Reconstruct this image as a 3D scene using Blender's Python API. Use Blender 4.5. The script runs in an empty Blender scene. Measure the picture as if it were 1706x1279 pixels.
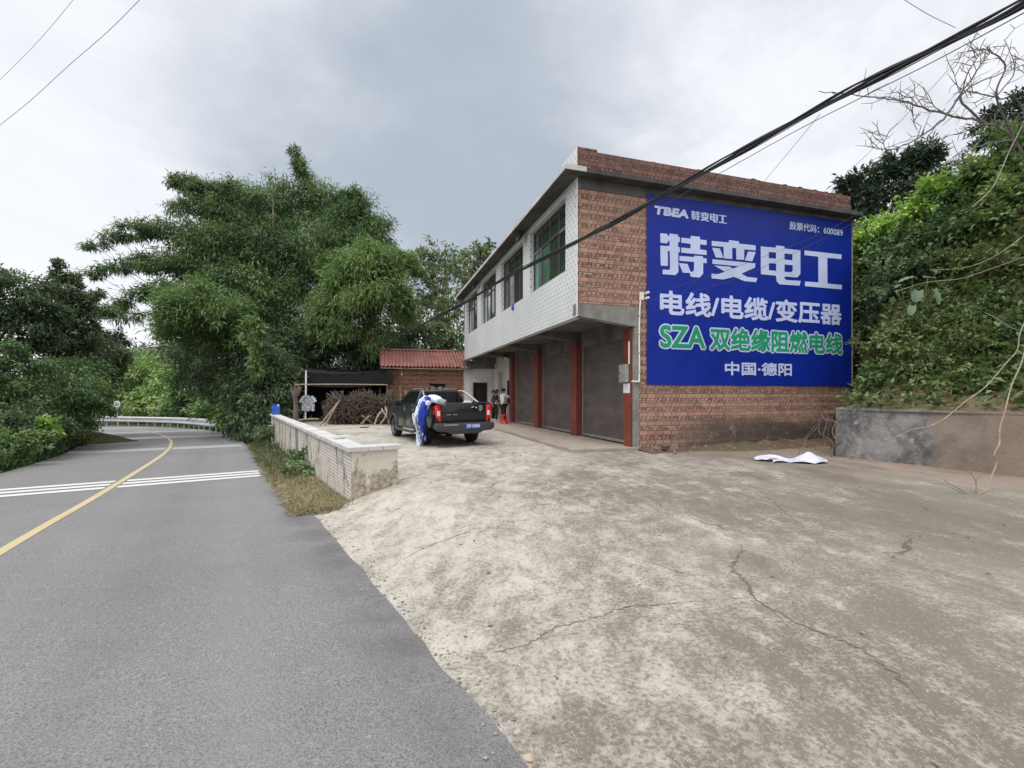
import bpy, bmesh, math, random
import numpy as np
from mathutils import Vector, Matrix, Quaternion

S = bpy.context.scene
COL = S.collection
R = math.radians
random.seed(7)
rng = np.random.default_rng(7)

# ---------------------------------------------------------------- camera, sky, sun, exposure
cam = bpy.data.cameras.new('camera')
cam.sensor_width = 36.0
cam.lens = 36.0 * 750 / 1706
cam.shift_y = 17.5 / 1706
cam.clip_end = 3000
camo = bpy.data.objects.new('camera', cam)
camo.location = (0, 0, 1.6)
camo.rotation_euler = (R(90), 0, 0)
COL.objects.link(camo)
S.camera = camo

S.view_settings.view_transform = 'Standard'
S.view_settings.look = 'None'
S.view_settings.exposure = 0.18
S.view_settings.gamma = 1.0
S.render.film_transparent = False
S.cycles.max_bounces = 6
S.cycles.transparent_max_bounces = 6

SUN_EL, SUN_AZ = 64, -140      # azimuth measured from +Y towards +X: behind the camera, to its left
sun = bpy.data.lights.new('sun', 'SUN')
sun.energy = 1.3
sun.angle = R(22)
sun.color = (1.0, 0.96, 0.9)
suno = bpy.data.objects.new('sun', sun)
COL.objects.link(suno)
sd = Vector((math.sin(R(SUN_AZ)) * math.cos(R(SUN_EL)), math.cos(R(SUN_AZ)) * math.cos(R(SUN_EL)), math.sin(R(SUN_EL))))
suno.rotation_euler = sd.to_track_quat('Z', 'Y').to_euler()


class NT:
    """thin wrapper round a node tree"""
    def __init__(s, tree):
        s.t = tree
        tree.nodes.clear()

    def n(s, typ, props=None, **ins):
        nd = s.t.nodes.new(typ)
        for k, v in (props or {}).items():
            setattr(nd, k, v)
        for k, v in ins.items():
            k = k.replace('_', ' ')
            s.set(nd.inputs[k], v)
        return nd

    def set(s, sock, v):
        if isinstance(v, bpy.types.NodeSocket):
            s.t.links.new(v, sock)
        elif isinstance(v, bpy.types.Node):
            s.t.links.new(v.outputs[0], sock)
        else:
            if isinstance(v, (tuple, list)) and len(v) == 3 and sock.type == 'RGBA':
                v = (*v, 1)
            sock.default_value = v

    def mix(s, f, a, b, blend='MIX'):
        nd = s.t.nodes.new('ShaderNodeMix')
        nd.data_type = 'RGBA'
        nd.blend_type = blend
        nd.clamp_factor = True
        s.set(nd.inputs[0], f)
        s.set(nd.inputs[6], a)
        s.set(nd.inputs[7], b)
        return nd.outputs[2]

    def math(s, op, a, b=0.0, c=0.0):
        nd = s.t.nodes.new('ShaderNodeMath')
        nd.operation = op
        s.set(nd.inputs[0], a)
        s.set(nd.inputs[1], b)
        s.set(nd.inputs[2], c)
        return nd.outputs[0]

    def ramp(s, f, lo, hi, a=0.0, b=1.0, interp='SMOOTHSTEP'):
        nd = s.t.nodes.new('ShaderNodeMapRange')
        nd.interpolation_type = interp
        s.set(nd.inputs[0], f)
        nd.inputs[1].default_value = lo
        nd.inputs[2].default_value = hi
        nd.inputs[3].default_value = a
        nd.inputs[4].default_value = b
        return nd.outputs[0]

    def noise(s, vec, scale, detail=4, rough=0.55, dist=0.0):
        return s.n('ShaderNodeTexNoise', None, Vector=vec, Scale=scale, Detail=detail, Roughness=rough, Distortion=dist).outputs[0]

    def coord(s, kind='Object', scale=(1, 1, 1), rot=(0, 0, 0), loc=(0, 0, 0)):
        tc = s.n('ShaderNodeTexCoord')
        mp = s.n('ShaderNodeMapping', None, Vector=tc.outputs[kind], Scale=scale, Rotation=rot, Location=loc)
        return mp.outputs[0]

    def sep(s, v):
        return s.n('ShaderNodeSeparateXYZ', None, Vector=v).outputs

    def comb(s, x, y, z):
        nd = s.t.nodes.new('ShaderNodeCombineXYZ')
        s.set(nd.inputs[0], x)
        s.set(nd.inputs[1], y)
        s.set(nd.inputs[2], z)
        return nd.outputs[0]


# world: overcast sky = Nishita sky under a layer of procedural cloud
world = bpy.data.worlds.new('World')
S.world = world
world.use_nodes = True
w = NT(world.node_tree)
sky = w.n('ShaderNodeTexSky', dict(sky_type='NISHITA', sun_disc=False, sun_elevation=R(SUN_EL), sun_rotation=R(SUN_AZ)))
skyc = w.mix(1.0, sky.outputs[0], (0.09, 0.09, 0.09, 1), 'MULTIPLY')
d = w.n('ShaderNodeTexCoord').outputs['Generated']
dx, dy, dz = w.sep(d)
zz = w.math('ADD', w.math('MAXIMUM', dz, 0.0), 0.22)
cp = w.comb(w.math('DIVIDE', dx, zz), w.math('DIVIDE', dy, zz), 0.0)      # cloud layer plane
nbig = w.noise(cp, 0.9, 5, 0.5, 0.3)
nmid = w.noise(cp, 2.2, 7, 0.6, 0.5)
blob = w.n('ShaderNodeVectorMath', dict(operation='DOT_PRODUCT'))
w.set(blob.inputs[0], d)
blob.inputs[1].default_value = Vector((-0.20, 1.0, 0.56)).normalized()
bl = w.ramp(w.math('ADD', blob.outputs[1], w.math('MULTIPLY', w.math('SUBTRACT', nbig, 0.5), 0.34)), 0.885, 1.0)
light = w.mix(w.ramp(nmid, 0.34, 0.62), (0.70, 0.73, 0.79, 1), (0.88, 0.895, 0.93, 1))
horizon = w.ramp(dz, 0.05, 0.5, 0.75, 0.0)
light = w.mix(horizon, light, (0.87, 0.885, 0.925, 1))
light = w.mix(w.ramp(dx, -0.75, -0.25, 0.65, 0.0), light, (0.90, 0.91, 0.945, 1))
cloud = w.mix(w.math('MULTIPLY', bl, 0.95), light, (0.40, 0.46, 0.535, 1))
below = w.ramp(dz, -0.05, 0.0)
cloud = w.mix(below, (0.12, 0.12, 0.11, 1), cloud)
sk = w.mix(0.94, skyc, cloud)
# an overcast sky is brightest overhead and round the veiled sun
up_gain = w.ramp(dz, 0.66, 1.0, 1.0, 2.1)
sdot = w.n('ShaderNodeVectorMath', dict(operation='DOT_PRODUCT'))
w.set(sdot.inputs[0], d)
sdot.inputs[1].default_value = sd
up_gain = w.math('ADD', up_gain, w.ramp(sdot.outputs[1], 0.45, 1.0, 0.0, 1.2))
bg = w.n('ShaderNodeBackground', None, Color=sk, Strength=up_gain)
wo = w.n('ShaderNodeOutputWorld', None, Surface=bg)


# ---------------------------------------------------------------- materials
def material(name):
    m = bpy.data.materials.new(name)
    m.use_nodes = True
    return m, NT(m.node_tree)


def finish(t, color, rough=0.8, bump=None, bdist=0.01, bstr=0.6, metal=0.0, spec=0.5, coat=0.0, **kw):
    b = t.n('ShaderNodeBsdfPrincipled')
    t.set(b.inputs['Base Color'], color)
    t.set(b.inputs['Roughness'], rough)
    t.set(b.inputs['Metallic'], metal)
    t.set(b.inputs['Specular IOR Level'], spec)
    t.set(b.inputs['Coat Weight'], coat)
    for k, v in kw.items():
        t.set(b.inputs[k.replace('_', ' ')], v)
    if bump is not None:
        bp = t.n('ShaderNodeBump', None, Height=bump, Distance=bdist, Strength=bstr)
        t.set(b.inputs['Normal'], bp.outputs[0])
    t.n('ShaderNodeOutputMaterial', None, Surface=b)
    return b


def plain(name, c, rough=0.7, var=0.18, scale=3.0, bump=0.3, bdist=0.004, metal=0.0, spec=0.5, coat=0.0):
    m, t = material(name)
    v = t.coord()
    n1 = t.noise(v, scale, 5, 0.6)
    n2 = t.noise(v, scale * 9, 3, 0.6)
    a = tuple(x * (1 - var) for x in c)
    b = tuple(min(1, x * (1 + var)) for x in c)
    col = t.mix(t.ramp(n1, 0.3, 0.7), a, b)
    col = t.mix(t.math('MULTIPLY', t.ramp(n2, 0.45, 0.75), 0.25), col, tuple(x * 0.6 for x in c))
    finish(t, col, t.ramp(n1, 0.3, 0.7, rough * 0.9, min(1, rough * 1.1)), n2, bdist, bump, metal, spec, coat)
    return m


def brick_mat(name, tint=(1, 1, 1), damp=True, plane='x'):
    """shiner courses alternating with two thin header courses, as in a hollow brick wall"""
    m, t = material(name)
    tc = t.n('ShaderNodeTexCoord').outputs['Object']
    x, y, z = t.sep(tc)
    wob = t.math('MULTIPLY', t.math('SUBTRACT', t.noise(tc, 1.3, 2), 0.5), 0.03)
    hx = x if plane == 'x' else y
    uv = t.comb(t.math('ADD', hx, wob), t.math('ADD', z, wob), 0.0)
    c = lambda r, g, b: (r * tint[0], g * tint[1], b * tint[2], 1)
    A = t.n('ShaderNodeTexBrick', dict(offset=0.37, offset_frequency=2, squash=1.0), Vector=uv, Color1=c(.45, .255, .19), Color2=c(.255, .125, .098),
            Mortar=c(.10, .06, .048), Scale=1.0, Mortar_Size=0.009, Mortar_Smooth=0.1, Bias=-0.25, Brick_Width=0.25, Row_Height=0.125)
    B = t.n('ShaderNodeTexBrick', dict(offset=0.5, offset_frequency=2, squash=1.0), Vector=uv, Color1=c(.50, .35, .275), Color2=c(.17, .075, .055),
            Mortar=c(.15, .085, .066), Scale=1.0, Mortar_Size=0.009, Mortar_Smooth=0.2, Bias=-0.1, Brick_Width=0.125, Row_Height=0.0625)
    ph = t.math('FRACT', t.math('MULTIPLY', t.math('ADD', z, wob), 4.0))
    sel = t.math('GREATER_THAN', ph, 0.5)
    # open holes between some header bricks
    hn = t.noise(t.comb(t.math('MULTIPLY', hx, 1.2), t.math('MULTIPLY', z, 5.0), 3.0), 1.0, 2)
    hol = t.math('MULTIPLY', t.math('GREATER_THAN', t.math('FRACT', t.math('MULTIPLY', hx, 8.0)), 0.70), t.math('MULTIPLY', t.ramp(hn, .36, .48), sel))
    zz2 = t.math('FRACT', t.math('MULTIPLY', t.math('ADD', z, wob), 16.0))
    hol = t.math('MULTIPLY', hol, t.math('MULTIPLY', t.math('GREATER_THAN', zz2, .25), t.math('LESS_THAN', zz2, .8)))
    col = t.mix(sel, A.outputs[0], B.outputs[0])
    hol = t.math('MULTIPLY', hol, .85)
    col = t.mix(hol, col, (0.05, 0.032, 0.026, 1))
    big = t.noise(tc, 0.55, 5, 0.6)
    col = t.mix(t.ramp(big, .35, .7, 0, .5), col, c(.37, .24, .165))
    fine = t.noise(tc, 22, 4, 0.6)
    col = t.mix(t.ramp(fine, .5, .8, 0, .45), col, c(.47, .36, .29))
    col = t.mix(t.ramp(t.noise(tc, 7, 3), .58, .75, 0, .5), col, c(.16, .08, .06))
    if damp:
        dn = t.math('ADD', z, t.math('MULTIPLY', t.math('SUBTRACT', t.noise(t.comb(t.math('MULTIPLY', x, .5), 0, t.math('MULTIPLY', z, 1.5)), 1.2, 5), .5), 1.1))
        rise = t.math('MULTIPLY', t.ramp(x, 0.2, 3.2), t.ramp(dn, 0.55, 1.05, 0.9, 0.0))
        col = t.mix(rise, col, (.075, .062, .055, 1))
    mot = t.noise(tc, 2.6, 6, .7)
    col = t.mix(t.ramp(mot, .54, .70, 0, .55), col, c(.46, .36, .29))
    col = t.mix(t.ramp(t.noise(t.comb(t.math('MULTIPLY', x, 3.2), 5.0, t.math('MULTIPLY', z, .45)), 1.0, 5, .65), .55, .7, 0, .5), col, c(.15, .10, .085))
    hgt = t.mix(sel, A.outputs[1], B.outputs[1])
    hh = t.math('SUBTRACT', t.math('SUBTRACT', 1.0, hgt), hol)
    finish(t, col, 0.93, t.math('ADD', hh, t.math('MULTIPLY', fine, .35)), 0.012, 0.7, spec=.25)
    return m


MAT = {}
MAT['brick'] = brick_mat('brick')
MAT['brick_parapet'] = brick_mat('brick_parapet', (.52, .47, .52), False)
MAT['brick_hut'] = brick_mat('brick_hut', (.85, .72, .68), False)


def tile_wall():
    m, t = material('white_tiles')
    tc = t.n('ShaderNodeTexCoord').outputs['Object']
    x, y, z = t.sep(tc)
    uv = t.comb(t.math('ADD', y, t.math('MULTIPLY', x, 1.0)), z, 0.0)
    u2 = t.sep(uv)
    row = t.math('FLOOR', t.math('DIVIDE', z, 0.125))
    off = t.math('MULTIPLY', t.math('MODULO', row, 2.0), 0.5)
    fx = t.math('SUBTRACT', t.math('FRACT', t.math('ADD', t.math('DIVIDE', u2[0], 0.20), off)), 0.5)
    fz = t.math('SUBTRACT', t.math('FRACT', t.math('DIVIDE', z, 0.125)), 0.5)
    r2 = t.math('ADD', t.math('MULTIPLY', fx, fx), t.math('MULTIPLY', t.math('MULTIPLY', fz, fz), 1.0))
    oval = t.ramp(t.math('SQRT', r2), 0.20, 0.36, 1.0, 0.0)
    nz = t.noise(tc, 30, 3)
    oval = t.math('MULTIPLY', oval, t.ramp(nz, .3, .6, .35, 1.0))
    grout = t.math('MAXIMUM', t.math('GREATER_THAN', t.math('ABSOLUTE', fx), 0.478), t.math('GREATER_THAN', t.math('ABSOLUTE', fz), 0.468))
    base = t.mix(t.ramp(t.noise(tc, .7, 4), .3, .7), (.66, .67, .66, 1), (.76, .77, .77, 1))
    col = t.mix(oval, base, (.40, .41, .42, 1))
    col = t.mix(t.math('MULTIPLY', grout, .6), col, (.46, .46, .45, 1))
    streak = t.noise(t.comb(t.math('MULTIPLY', u2[0], 6), 0, t.math('MULTIPLY', z, .5)), 1.0, 4)
    col = t.mix(t.ramp(streak, .58, .8, 0, .35), col, (.36, .36, .34, 1))
    finish(t, col, .34, t.math('SUBTRACT', 1.0, grout), .003, .5)
    return m


MAT['tiles'] = tile_wall()


def concrete(name, c, dark=.5, streaky=True, rough=.9):
    m, t = material(name)
    tc = t.n('ShaderNodeTexCoord').outputs['Object']
    x, y, z = t.sep(tc)
    a = t.noise(tc, 1.4, 6, .62)
    b = t.noise(tc, 14, 5, .6)
    col = t.mix(t.ramp(a, .3, .72), tuple(k * dark for k in c), c)
    if streaky:
        s = t.noise(t.comb(t.math('MULTIPLY', t.math('ADD', x, y), 3.5), 0, t.math('MULTIPLY', z, .35)), 1.0, 4)
        col = t.mix(t.ramp(s, .5, .75, 0, .55), col, tuple(k * dark * .6 for k in c))
    col = t.mix(t.ramp(b, .55, .8, 0, .35), col, tuple(k * .55 for k in c))
    finish(t, col, rough, t.math('ADD', t.math('MULTIPLY', a, .4), b), .01, .5, spec=.3)
    return m


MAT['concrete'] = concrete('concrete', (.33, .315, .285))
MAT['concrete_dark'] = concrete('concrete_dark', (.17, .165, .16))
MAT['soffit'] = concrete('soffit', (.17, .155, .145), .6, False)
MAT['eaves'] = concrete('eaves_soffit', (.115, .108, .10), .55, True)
MAT['plinth'] = concrete('plinth', (.36, .30, .25), .75, False)
MAT['red_paint'] = plain('red_paint', (.185, .042, .028), .5, .2, 2.0)
MAT['shutter'] = None


def shutter_mat():
    m, t = material('shutter_metal')
    tc = t.n('ShaderNodeTexCoord').outputs['Object']
    x, y, z = t.sep(tc)
    wv = t.math('SINE', t.math('MULTIPLY', z, 2 * math.pi / 0.055))
    n = t.noise(t.comb(t.math('MULTIPLY', y, 1.2), 0, t.math('MULTIPLY', z, 2.2)), 1.1, 5, .6)
    col = t.mix(t.ramp(n, .3, .7), (.105, .088, .082, 1), (.155, .132, .122, 1))
    spots = t.noise(tc, 16, 4)
    col = t.mix(t.ramp(spots, .62, .8, 0, .5), col, (.13, .10, .09, 1))
    finish(t, col, t.ramp(n, .3, .7, .42, .6), wv, .006, .7, metal=.25)
    return m


MAT['shutter'] = shutter_mat()
MAT['white_wall'] = concrete('white_wall', (.62, .61, .58), .8, True)
MAT['white_paint'] = plain('white_paint', (.72, .72, .70), .5, .08)
MAT['white_pipe'] = plain('white_pipe', (.74, .74, .70), .4, .06)
MAT['frame_metal'] = plain('frame_metal', (.10, .085, .08), .45, .15, 4, .1, .002, .3)
MAT['pale_metal'] = plain('pale_metal', (.45, .44, .42), .35, .15, 5, .1, .002, .7)
MAT['galv'] = plain('galvanised', (.52, .53, .54), .45, .15, 4, .2, .002, .45)
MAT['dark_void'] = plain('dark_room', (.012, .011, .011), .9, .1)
MAT['black_plastic'] = plain('black_plastic', (.015, .015, .016), .5, .15)
MAT['cable'] = plain('cable_rubber', (.018, .018, .02), .6, .2)
MAT['grey_box'] = plain('grey_steel_box', (.30, .30, .27), .5, .18)
MAT['wood'] = plain('grey_wood', (.26, .19, .13), .85, .35, 6, .5)
MAT['wood_pale'] = plain('pale_wood', (.31, .24, .175), .85, .3, 6, .5)
MAT['bark'] = plain('bark', (.13, .10, .075), .9, .35, 7, .8, .01)
MAT['bark_pale'] = plain('pale_bark', (.28, .235, .18), .85, .3, 8, .6, .005)
MAT['culm'] = plain('bamboo_culm', (.12, .16, .06), .55, .3, 5, .3)
MAT['twig'] = plain('dead_twig', (.16, .14, .125), .9, .35, 9, .5)
MAT['brush'] = plain('brushwood', (.105, .08, .062), .95, .4, 5, .5)
MAT['shade_net'] = plain('shade_net', (.006, .0065, .0065), .95, .3, 8, .4)
MAT['red_plastic'] = plain('red_plastic', (.72, .03, .025), .35, .1)
MAT['blue_plastic'] = plain('blue_plastic', (.03, .10, .42), .4, .1)


def glass_mat(name, c=(.02, .03, .028), rough=.06):
    m, t = material(name)
    v = t.coord()
    n = t.noise(v, 1.2, 3)
    finish(t, t.mix(t.ramp(n, .35, .65), tuple(k * .7 for k in c), tuple(k * 1.3 for k in c)), rough, t.noise(v, 1.0, 2), .01, .12, spec=.8)
    return m


MAT['glass'] = glass_mat('window_glass', (.022, .04, .034))
MAT['curtain'] = glass_mat('curtained_glass', (.08, .17, .13), .12)
MAT['painted_reflect_glass'] = glass_mat('pale_sky_painted_glass', (.30, .32, .32), .05)  # reflected sky painted into the pane as a pale base colour
MAT['car_glass'] = plain('car_glass', (.006, .007, .008), .12, .1, 2, .02, .001, 0, .22)


def banner_mat(name, c, wrinkle=True):
    m, t = material(name)
    tc = t.n('ShaderNodeTexCoord').outputs['Object']
    x, y, z = t.sep(tc)
    n = t.noise(tc, .6, 4)
    w1 = t.noise(t.comb(t.math('ADD', t.math('MULTIPLY', x, 1.6), t.math('MULTIPLY', z, -1.1)), 0.0, t.math('MULTIPLY', t.math('ADD', x, z), .35)), 1.6, 4, .55, .6)
    col = t.mix(t.ramp(n, .3, .7), tuple(k * .9 for k in c), tuple(min(1, k * 1.08) for k in c))
    finish(t, col, .42, w1, .05, .28, spec=.28)
    return m


MAT['banner_blue'] = banner_mat('banner_blue', (.005, .023, .275))
MAT['banner_white'] = banner_mat('banner_white', (.56, .62, .86))
MAT['banner_green'] = banner_mat('banner_green', (.018, .31, .135))
MAT['sheet_white'] = plain('white_vinyl', (.50, .50, .57), .4, .05, 2, .2)


def drape_mat():
    m, t = material('printed_vinyl')
    tc = t.n('ShaderNodeTexCoord').outputs['Object']
    x, y, z = t.sep(tc)
    n = t.noise(t.comb(t.math('MULTIPLY', x, 2.2), t.math('MULTIPLY', y, 2.2), t.math('MULTIPLY', z, 1.0)), 2.1, 3, .5, .5)
    col = t.mix(t.math('GREATER_THAN', n, .60), (.012, .045, .36, 1), (.66, .70, .88, 1))
    finish(t, col, .4, t.noise(tc, 6, 3), .02, .4)
    return m


MAT['drape_blue'] = drape_mat()


def drape_white():
    m, t = material('vinyl_back')
    tc = t.n('ShaderNodeTexCoord').outputs['Object']
    x, y, z = t.sep(tc)
    n = t.noise(t.comb(t.math('MULTIPLY', x, 3), t.math('MULTIPLY', y, 3), t.math('MULTIPLY', z, 1.6)), 2.4, 3, .5, .6)
    col = t.mix(t.ramp(n, .60, .66), (.70, .76, .88, 1), (.16, .20, .55, 1))
    finish(t, col, .4, t.noise(tc, 6, 3), .02, .4)
    return m


MAT['drape_white'] = drape_white()


def yard_mat():
    m, t = material('weathered_concrete')
    tc = t.n('ShaderNodeTexCoord').outputs['Object']
    x, y, z = t.sep(tc)
    # worn pale skin over darker mossy concrete, slightly streaked along the slope
    v = t.n('ShaderNodeMapping', None, Vector=tc, Rotation=(0, 0, R(-20)), Scale=(1.0, .62, 1.0)).outputs[0]
    a = t.noise(v, .38, 5, .55, .4)
    b = t.noise(v, 1.5, 8, .68, .5)
    c = t.noise(v, 5.5, 8, .72, .3)
    f = t.noise(tc, 34, 5, .7)
    g = t.noise(tc, 130, 3, .6)
    mask = t.math('ADD', t.math('MULTIPLY', b, .5), t.math('MULTIPLY', c, .66))
    mask = t.math('ADD', mask, t.math('MULTIPLY', t.math('SUBTRACT', a, .5), .45))
    mask = t.math('ADD', mask, t.math('MULTIPLY', t.math('SUBTRACT', f, .5), .75))
    # paler near the road, darker / earthier to the right
    side = t.ramp(t.math('ADD', t.math('MULTIPLY', x, .8), t.math('MULTIPLY', y, -.12)), -1.4, 3.2, .105, -.095, 'LINEAR')
    mask = t.math('ADD', mask, side)
    pale = t.ramp(mask, .47, .70)
    dk = t.mix(t.ramp(a, .35, .65), (.145, .128, .103, 1), (.205, .184, .152, 1))
    col = t.mix(t.math('MULTIPLY', pale, .9), dk, (.375, .343, .292, 1))
    col = t.mix(t.ramp(t.math('ADD', mask, t.math('MULTIPLY', g, .1)), .70, .84), col, (.45, .41, .345, 1))
    col = t.mix(t.ramp(f, .53, .75, 0, .6), col, (.13, .113, .088, 1))
    fl1 = t.noise(tc, 58, 4, .75)
    col = t.mix(t.ramp(fl1, .54, .68, 0, .55), col, (.115, .10, .08, 1))
    col = t.mix(t.ramp(t.noise(v, 75, 3, .7), .58, .70, 0, .6), col, (.50, .46, .395, 1))
    # red-brown soil washed over the back right corner
    soil = t.math('ADD', t.math('MULTIPLY', x, .16), t.math('MULTIPLY', y, .13))
    soil = t.math('ADD', soil, t.math('MULTIPLY', t.math('SUBTRACT', b, .5), 1.1))
    soil = t.ramp(soil, 1.9, 2.6)
    soil = t.math('MULTIPLY', soil, t.ramp(x, 1.2, 3.5))
    col = t.mix(t.math('MULTIPLY', soil, .78), col, (.25, .185, .14, 1))
    ms = t.math('MULTIPLY', t.ramp(t.noise(v, .8, 6, .65), .48, .66), t.ramp(x, .6, 2.6))
    col = t.mix(t.math('MULTIPLY', ms, .62), col, (.125, .105, .076, 1))
    # hairline cracks
    wv = t.n('ShaderNodeVectorMath', dict(operation='ADD'))
    t.set(wv.inputs[0], tc)
    nn = t.n('ShaderNodeTexNoise', None, Vector=tc, Scale=1.7, Detail=5)
    sc = t.n('ShaderNodeVectorMath', dict(operation='SCALE'))
    t.set(sc.inputs[0], nn.outputs[1])
    sc.inputs['Scale'].default_value = .9
    t.set(wv.inputs[1], sc.outputs[0])
    vo = t.n('ShaderNodeTexVoronoi', dict(feature='DISTANCE_TO_EDGE'), Vector=wv.outputs[0], Scale=.30)
    crack = t.math('MULTIPLY', t.ramp(vo.outputs[0], .0015, .006, 1, 0), t.ramp(t.noise(tc, .9, 3), .45, .62))
    col = t.mix(t.math('MULTIPLY', crack, .7), col, (.07, .06, .045, 1))
    h = t.math('ADD', t.math('ADD', t.math('MULTIPLY', pale, .35), t.math('MULTIPLY', f, .8)), t.math('MULTIPLY', g, .5))
    h = t.math('SUBTRACT', h, crack)
    finish(t, col, .95, h, .008, .75, spec=.2)
    return m


MAT['yard'] = yard_mat()


def asphalt_mat():
    m, t = material('asphalt')
    tc = t.n('ShaderNodeTexCoord').outputs['Object']
    a = t.noise(tc, .35, 5, .6)
    g = t.noise(tc, 90, 3, .7)
    p = t.noise(tc, 30, 4, .7)
    vo = t.n('ShaderNodeTexVoronoi', None, Vector=tc, Scale=75.0)
    col = t.mix(t.ramp(a, .3, .7), (.188, .181, .178, 1), (.226, .218, .214, 1))
    col = t.mix(t.ramp(g, .42, .66, 0, .75), col, (.065, .062, .06, 1))
    col = t.mix(t.ramp(p, .54, .72, 0, .6), col, (.31, .30, .29, 1))
    col = t.mix(t.ramp(t.noise(tc, 2.2, 6, .65), .62, .8, 0, .3), col, (.33, .29, .265, 1))
    # wheel tracks polished paler, a darker oily band and dusty patches
    x, y, z = t.sep(tc)
    u = t.math('ADD', t.math('MULTIPLY', x, .843), t.math('MULTIPLY', y, .538))
    wob = t.math('MULTIPLY', t.math('SUBTRACT', t.noise(tc, .4, 3), .5), .5)
    uw = t.math('ADD', u, wob)
    for c0_, wd_, cc_, am in ((.98, .42, (.085, .08, .079, 1), .6), (.05, .35, (.215, .205, .20, 1), .35), (-1.45, .35, (.215, .205, .20, 1), .3), (-.7, .3, (.115, .11, .108, 1), .3)):
        dd_ = t.math('ABSOLUTE', t.math('SUBTRACT', uw, c0_))
        col = t.mix(t.math('MULTIPLY', t.ramp(dd_, 0, wd_, am, 0.0), t.ramp(t.noise(tc, 1.3, 5, .65), .3, .6)), col, cc_)
    st_ = t.noise(tc, .75, 6, .7, .6)
    col = t.mix(t.ramp(st_, .60, .74, 0, .22), col, (.10, .096, .094, 1))
    col = t.mix(t.ramp(t.noise(tc, 4.5, 6, .7), .64, .74, 0, .35), col, (.27, .24, .215, 1))
    finish(t, col, .88, t.math('ADD', vo.outputs[0], g), .006, .65, spec=.3)
    return m


MAT['asphalt'] = asphalt_mat()


def worn_paint(name, c, under=(.22, .22, .22), amount=.6):
    m, t = material(name)
    tc = t.n('ShaderNodeTexCoord').outputs['Object']
    n = t.noise(tc, 16, 7, .75)
    big = t.noise(tc, 1.1, 3)
    f = t.ramp(t.math('ADD', n, t.math('MULTIPLY', t.math('SUBTRACT', big, .5), .5)), amount, amount + .12)
    finish(t, t.mix(f, c, under), .8, n, .004, .4, spec=.3)
    return m


MAT['line_yellow'] = worn_paint('yellow_road_paint', (.44, .355, .20), (.24, .22, .19), .57)
MAT['line_white'] = worn_paint('white_road_paint', (.56, .55, .52), (.25, .24, .24), .60)
MAT['line_faded'] = worn_paint('faded_road_paint', (.46, .46, .46), (.27, .27, .27), .64)


def soil_mat(name, a, b, green=(.07, .09, .03), gamt=.5):
    m, t = material(name)
    tc = t.n('ShaderNodeTexCoord').outputs['Object']
    n = t.noise(tc, 1.1, 6, .65)
    f = t.noise(tc, 18, 5, .7)
    col = t.mix(t.ramp(n, .3, .7), a, b)
    col = t.mix(t.ramp(t.noise(tc, .5, 5, .6), .45, .65, 0, gamt), col, green)
    col = t.mix(t.ramp(f, .5, .8, 0, .5), col, tuple(k * .45 for k in a))
    finish(t, col, .95, t.math('ADD', n, f), .05, .7, spec=.15)
    return m


MAT['soil'] = soil_mat('earth', (.09, .068, .048), (.17, .125, .088))
MAT['bank_soil'] = soil_mat('bank_earth', (.10, .07, .045), (.20, .14, .09), (.05, .06, .02), .6)
MAT['verge'] = soil_mat('verge_soil', (.17, .14, .09), (.26, .22, .14), (.12, .13, .045), .6)
MAT['ground'] = soil_mat('meadow', (.035, .042, .02), (.06, .058, .032))


def boundary_mat():
    m, t = material('grimy_whitewash')
    tc = t.n('ShaderNodeTexCoord').outputs['Object']
    x, y, z = t.sep(tc)
    uv = t.comb(t.math('ADD', x, y), z, 0)
    br = t.n('ShaderNodeTexBrick', dict(offset=.5, offset_frequency=2), Vector=uv, Color1=(.63, .595, .535, 1), Color2=(.53, .49, .43, 1), Mortar=(.20, .175, .15, 1),
             Scale=1.0, Mortar_Size=.007, Mortar_Smooth=.3, Brick_Width=.15, Row_Height=.06)
    u = t.math('ADD', x, y)
    big = t.noise(tc, 1.2, 5, .6)
    col = t.mix(t.ramp(big, .3, .7, .0, .4), br.outputs[0], (.54, .51, .46, 1))
    # black run-off streaks from under the coping, moss toward the far end
    wb = t.math('MULTIPLY', t.math('SUBTRACT', t.noise(tc, 2.5, 4, .6), .5), .35)
    st = t.noise(t.comb(t.math('MULTIPLY', t.math('ADD', u, wb), 2.2), 0, t.math('MULTIPLY', z, .8)), 1.3, 6, .7)
    far = t.ramp(y, 1.0, 9.0)
    st = t.math('ADD', st, t.math('MULTIPLY', far, .05))
    col = t.mix(t.ramp(st, .54, .66, 0, .85), col, (.115, .10, .088, 1))
    st2 = t.noise(t.comb(t.math('MULTIPLY', u, 1.3), 3.0, t.math('MULTIPLY', z, .4)), 1.0, 6, .7)
    col = t.mix(t.math('MULTIPLY', t.ramp(st2, .50, .62, 0, .85), far), col, (.10, .11, .035, 1))
    blot = t.noise(tc, 3.5, 6, .7)
    col = t.mix(t.ramp(blot, .54, .66, 0, .7), col, (.20, .165, .14, 1))
    fl = t.noise(tc, 12, 5, .7)
    col = t.mix(t.ramp(fl, .54, .66, 0, .6), col, (.30, .25, .21, 1))
    finish(t, col, .92, t.math('ADD', t.math('SUBTRACT', 1.0, br.outputs[1]), t.math('MULTIPLY', blot, .6)), .012, .6, spec=.2)
    return m


MAT['boundary'] = boundary_mat()


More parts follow.
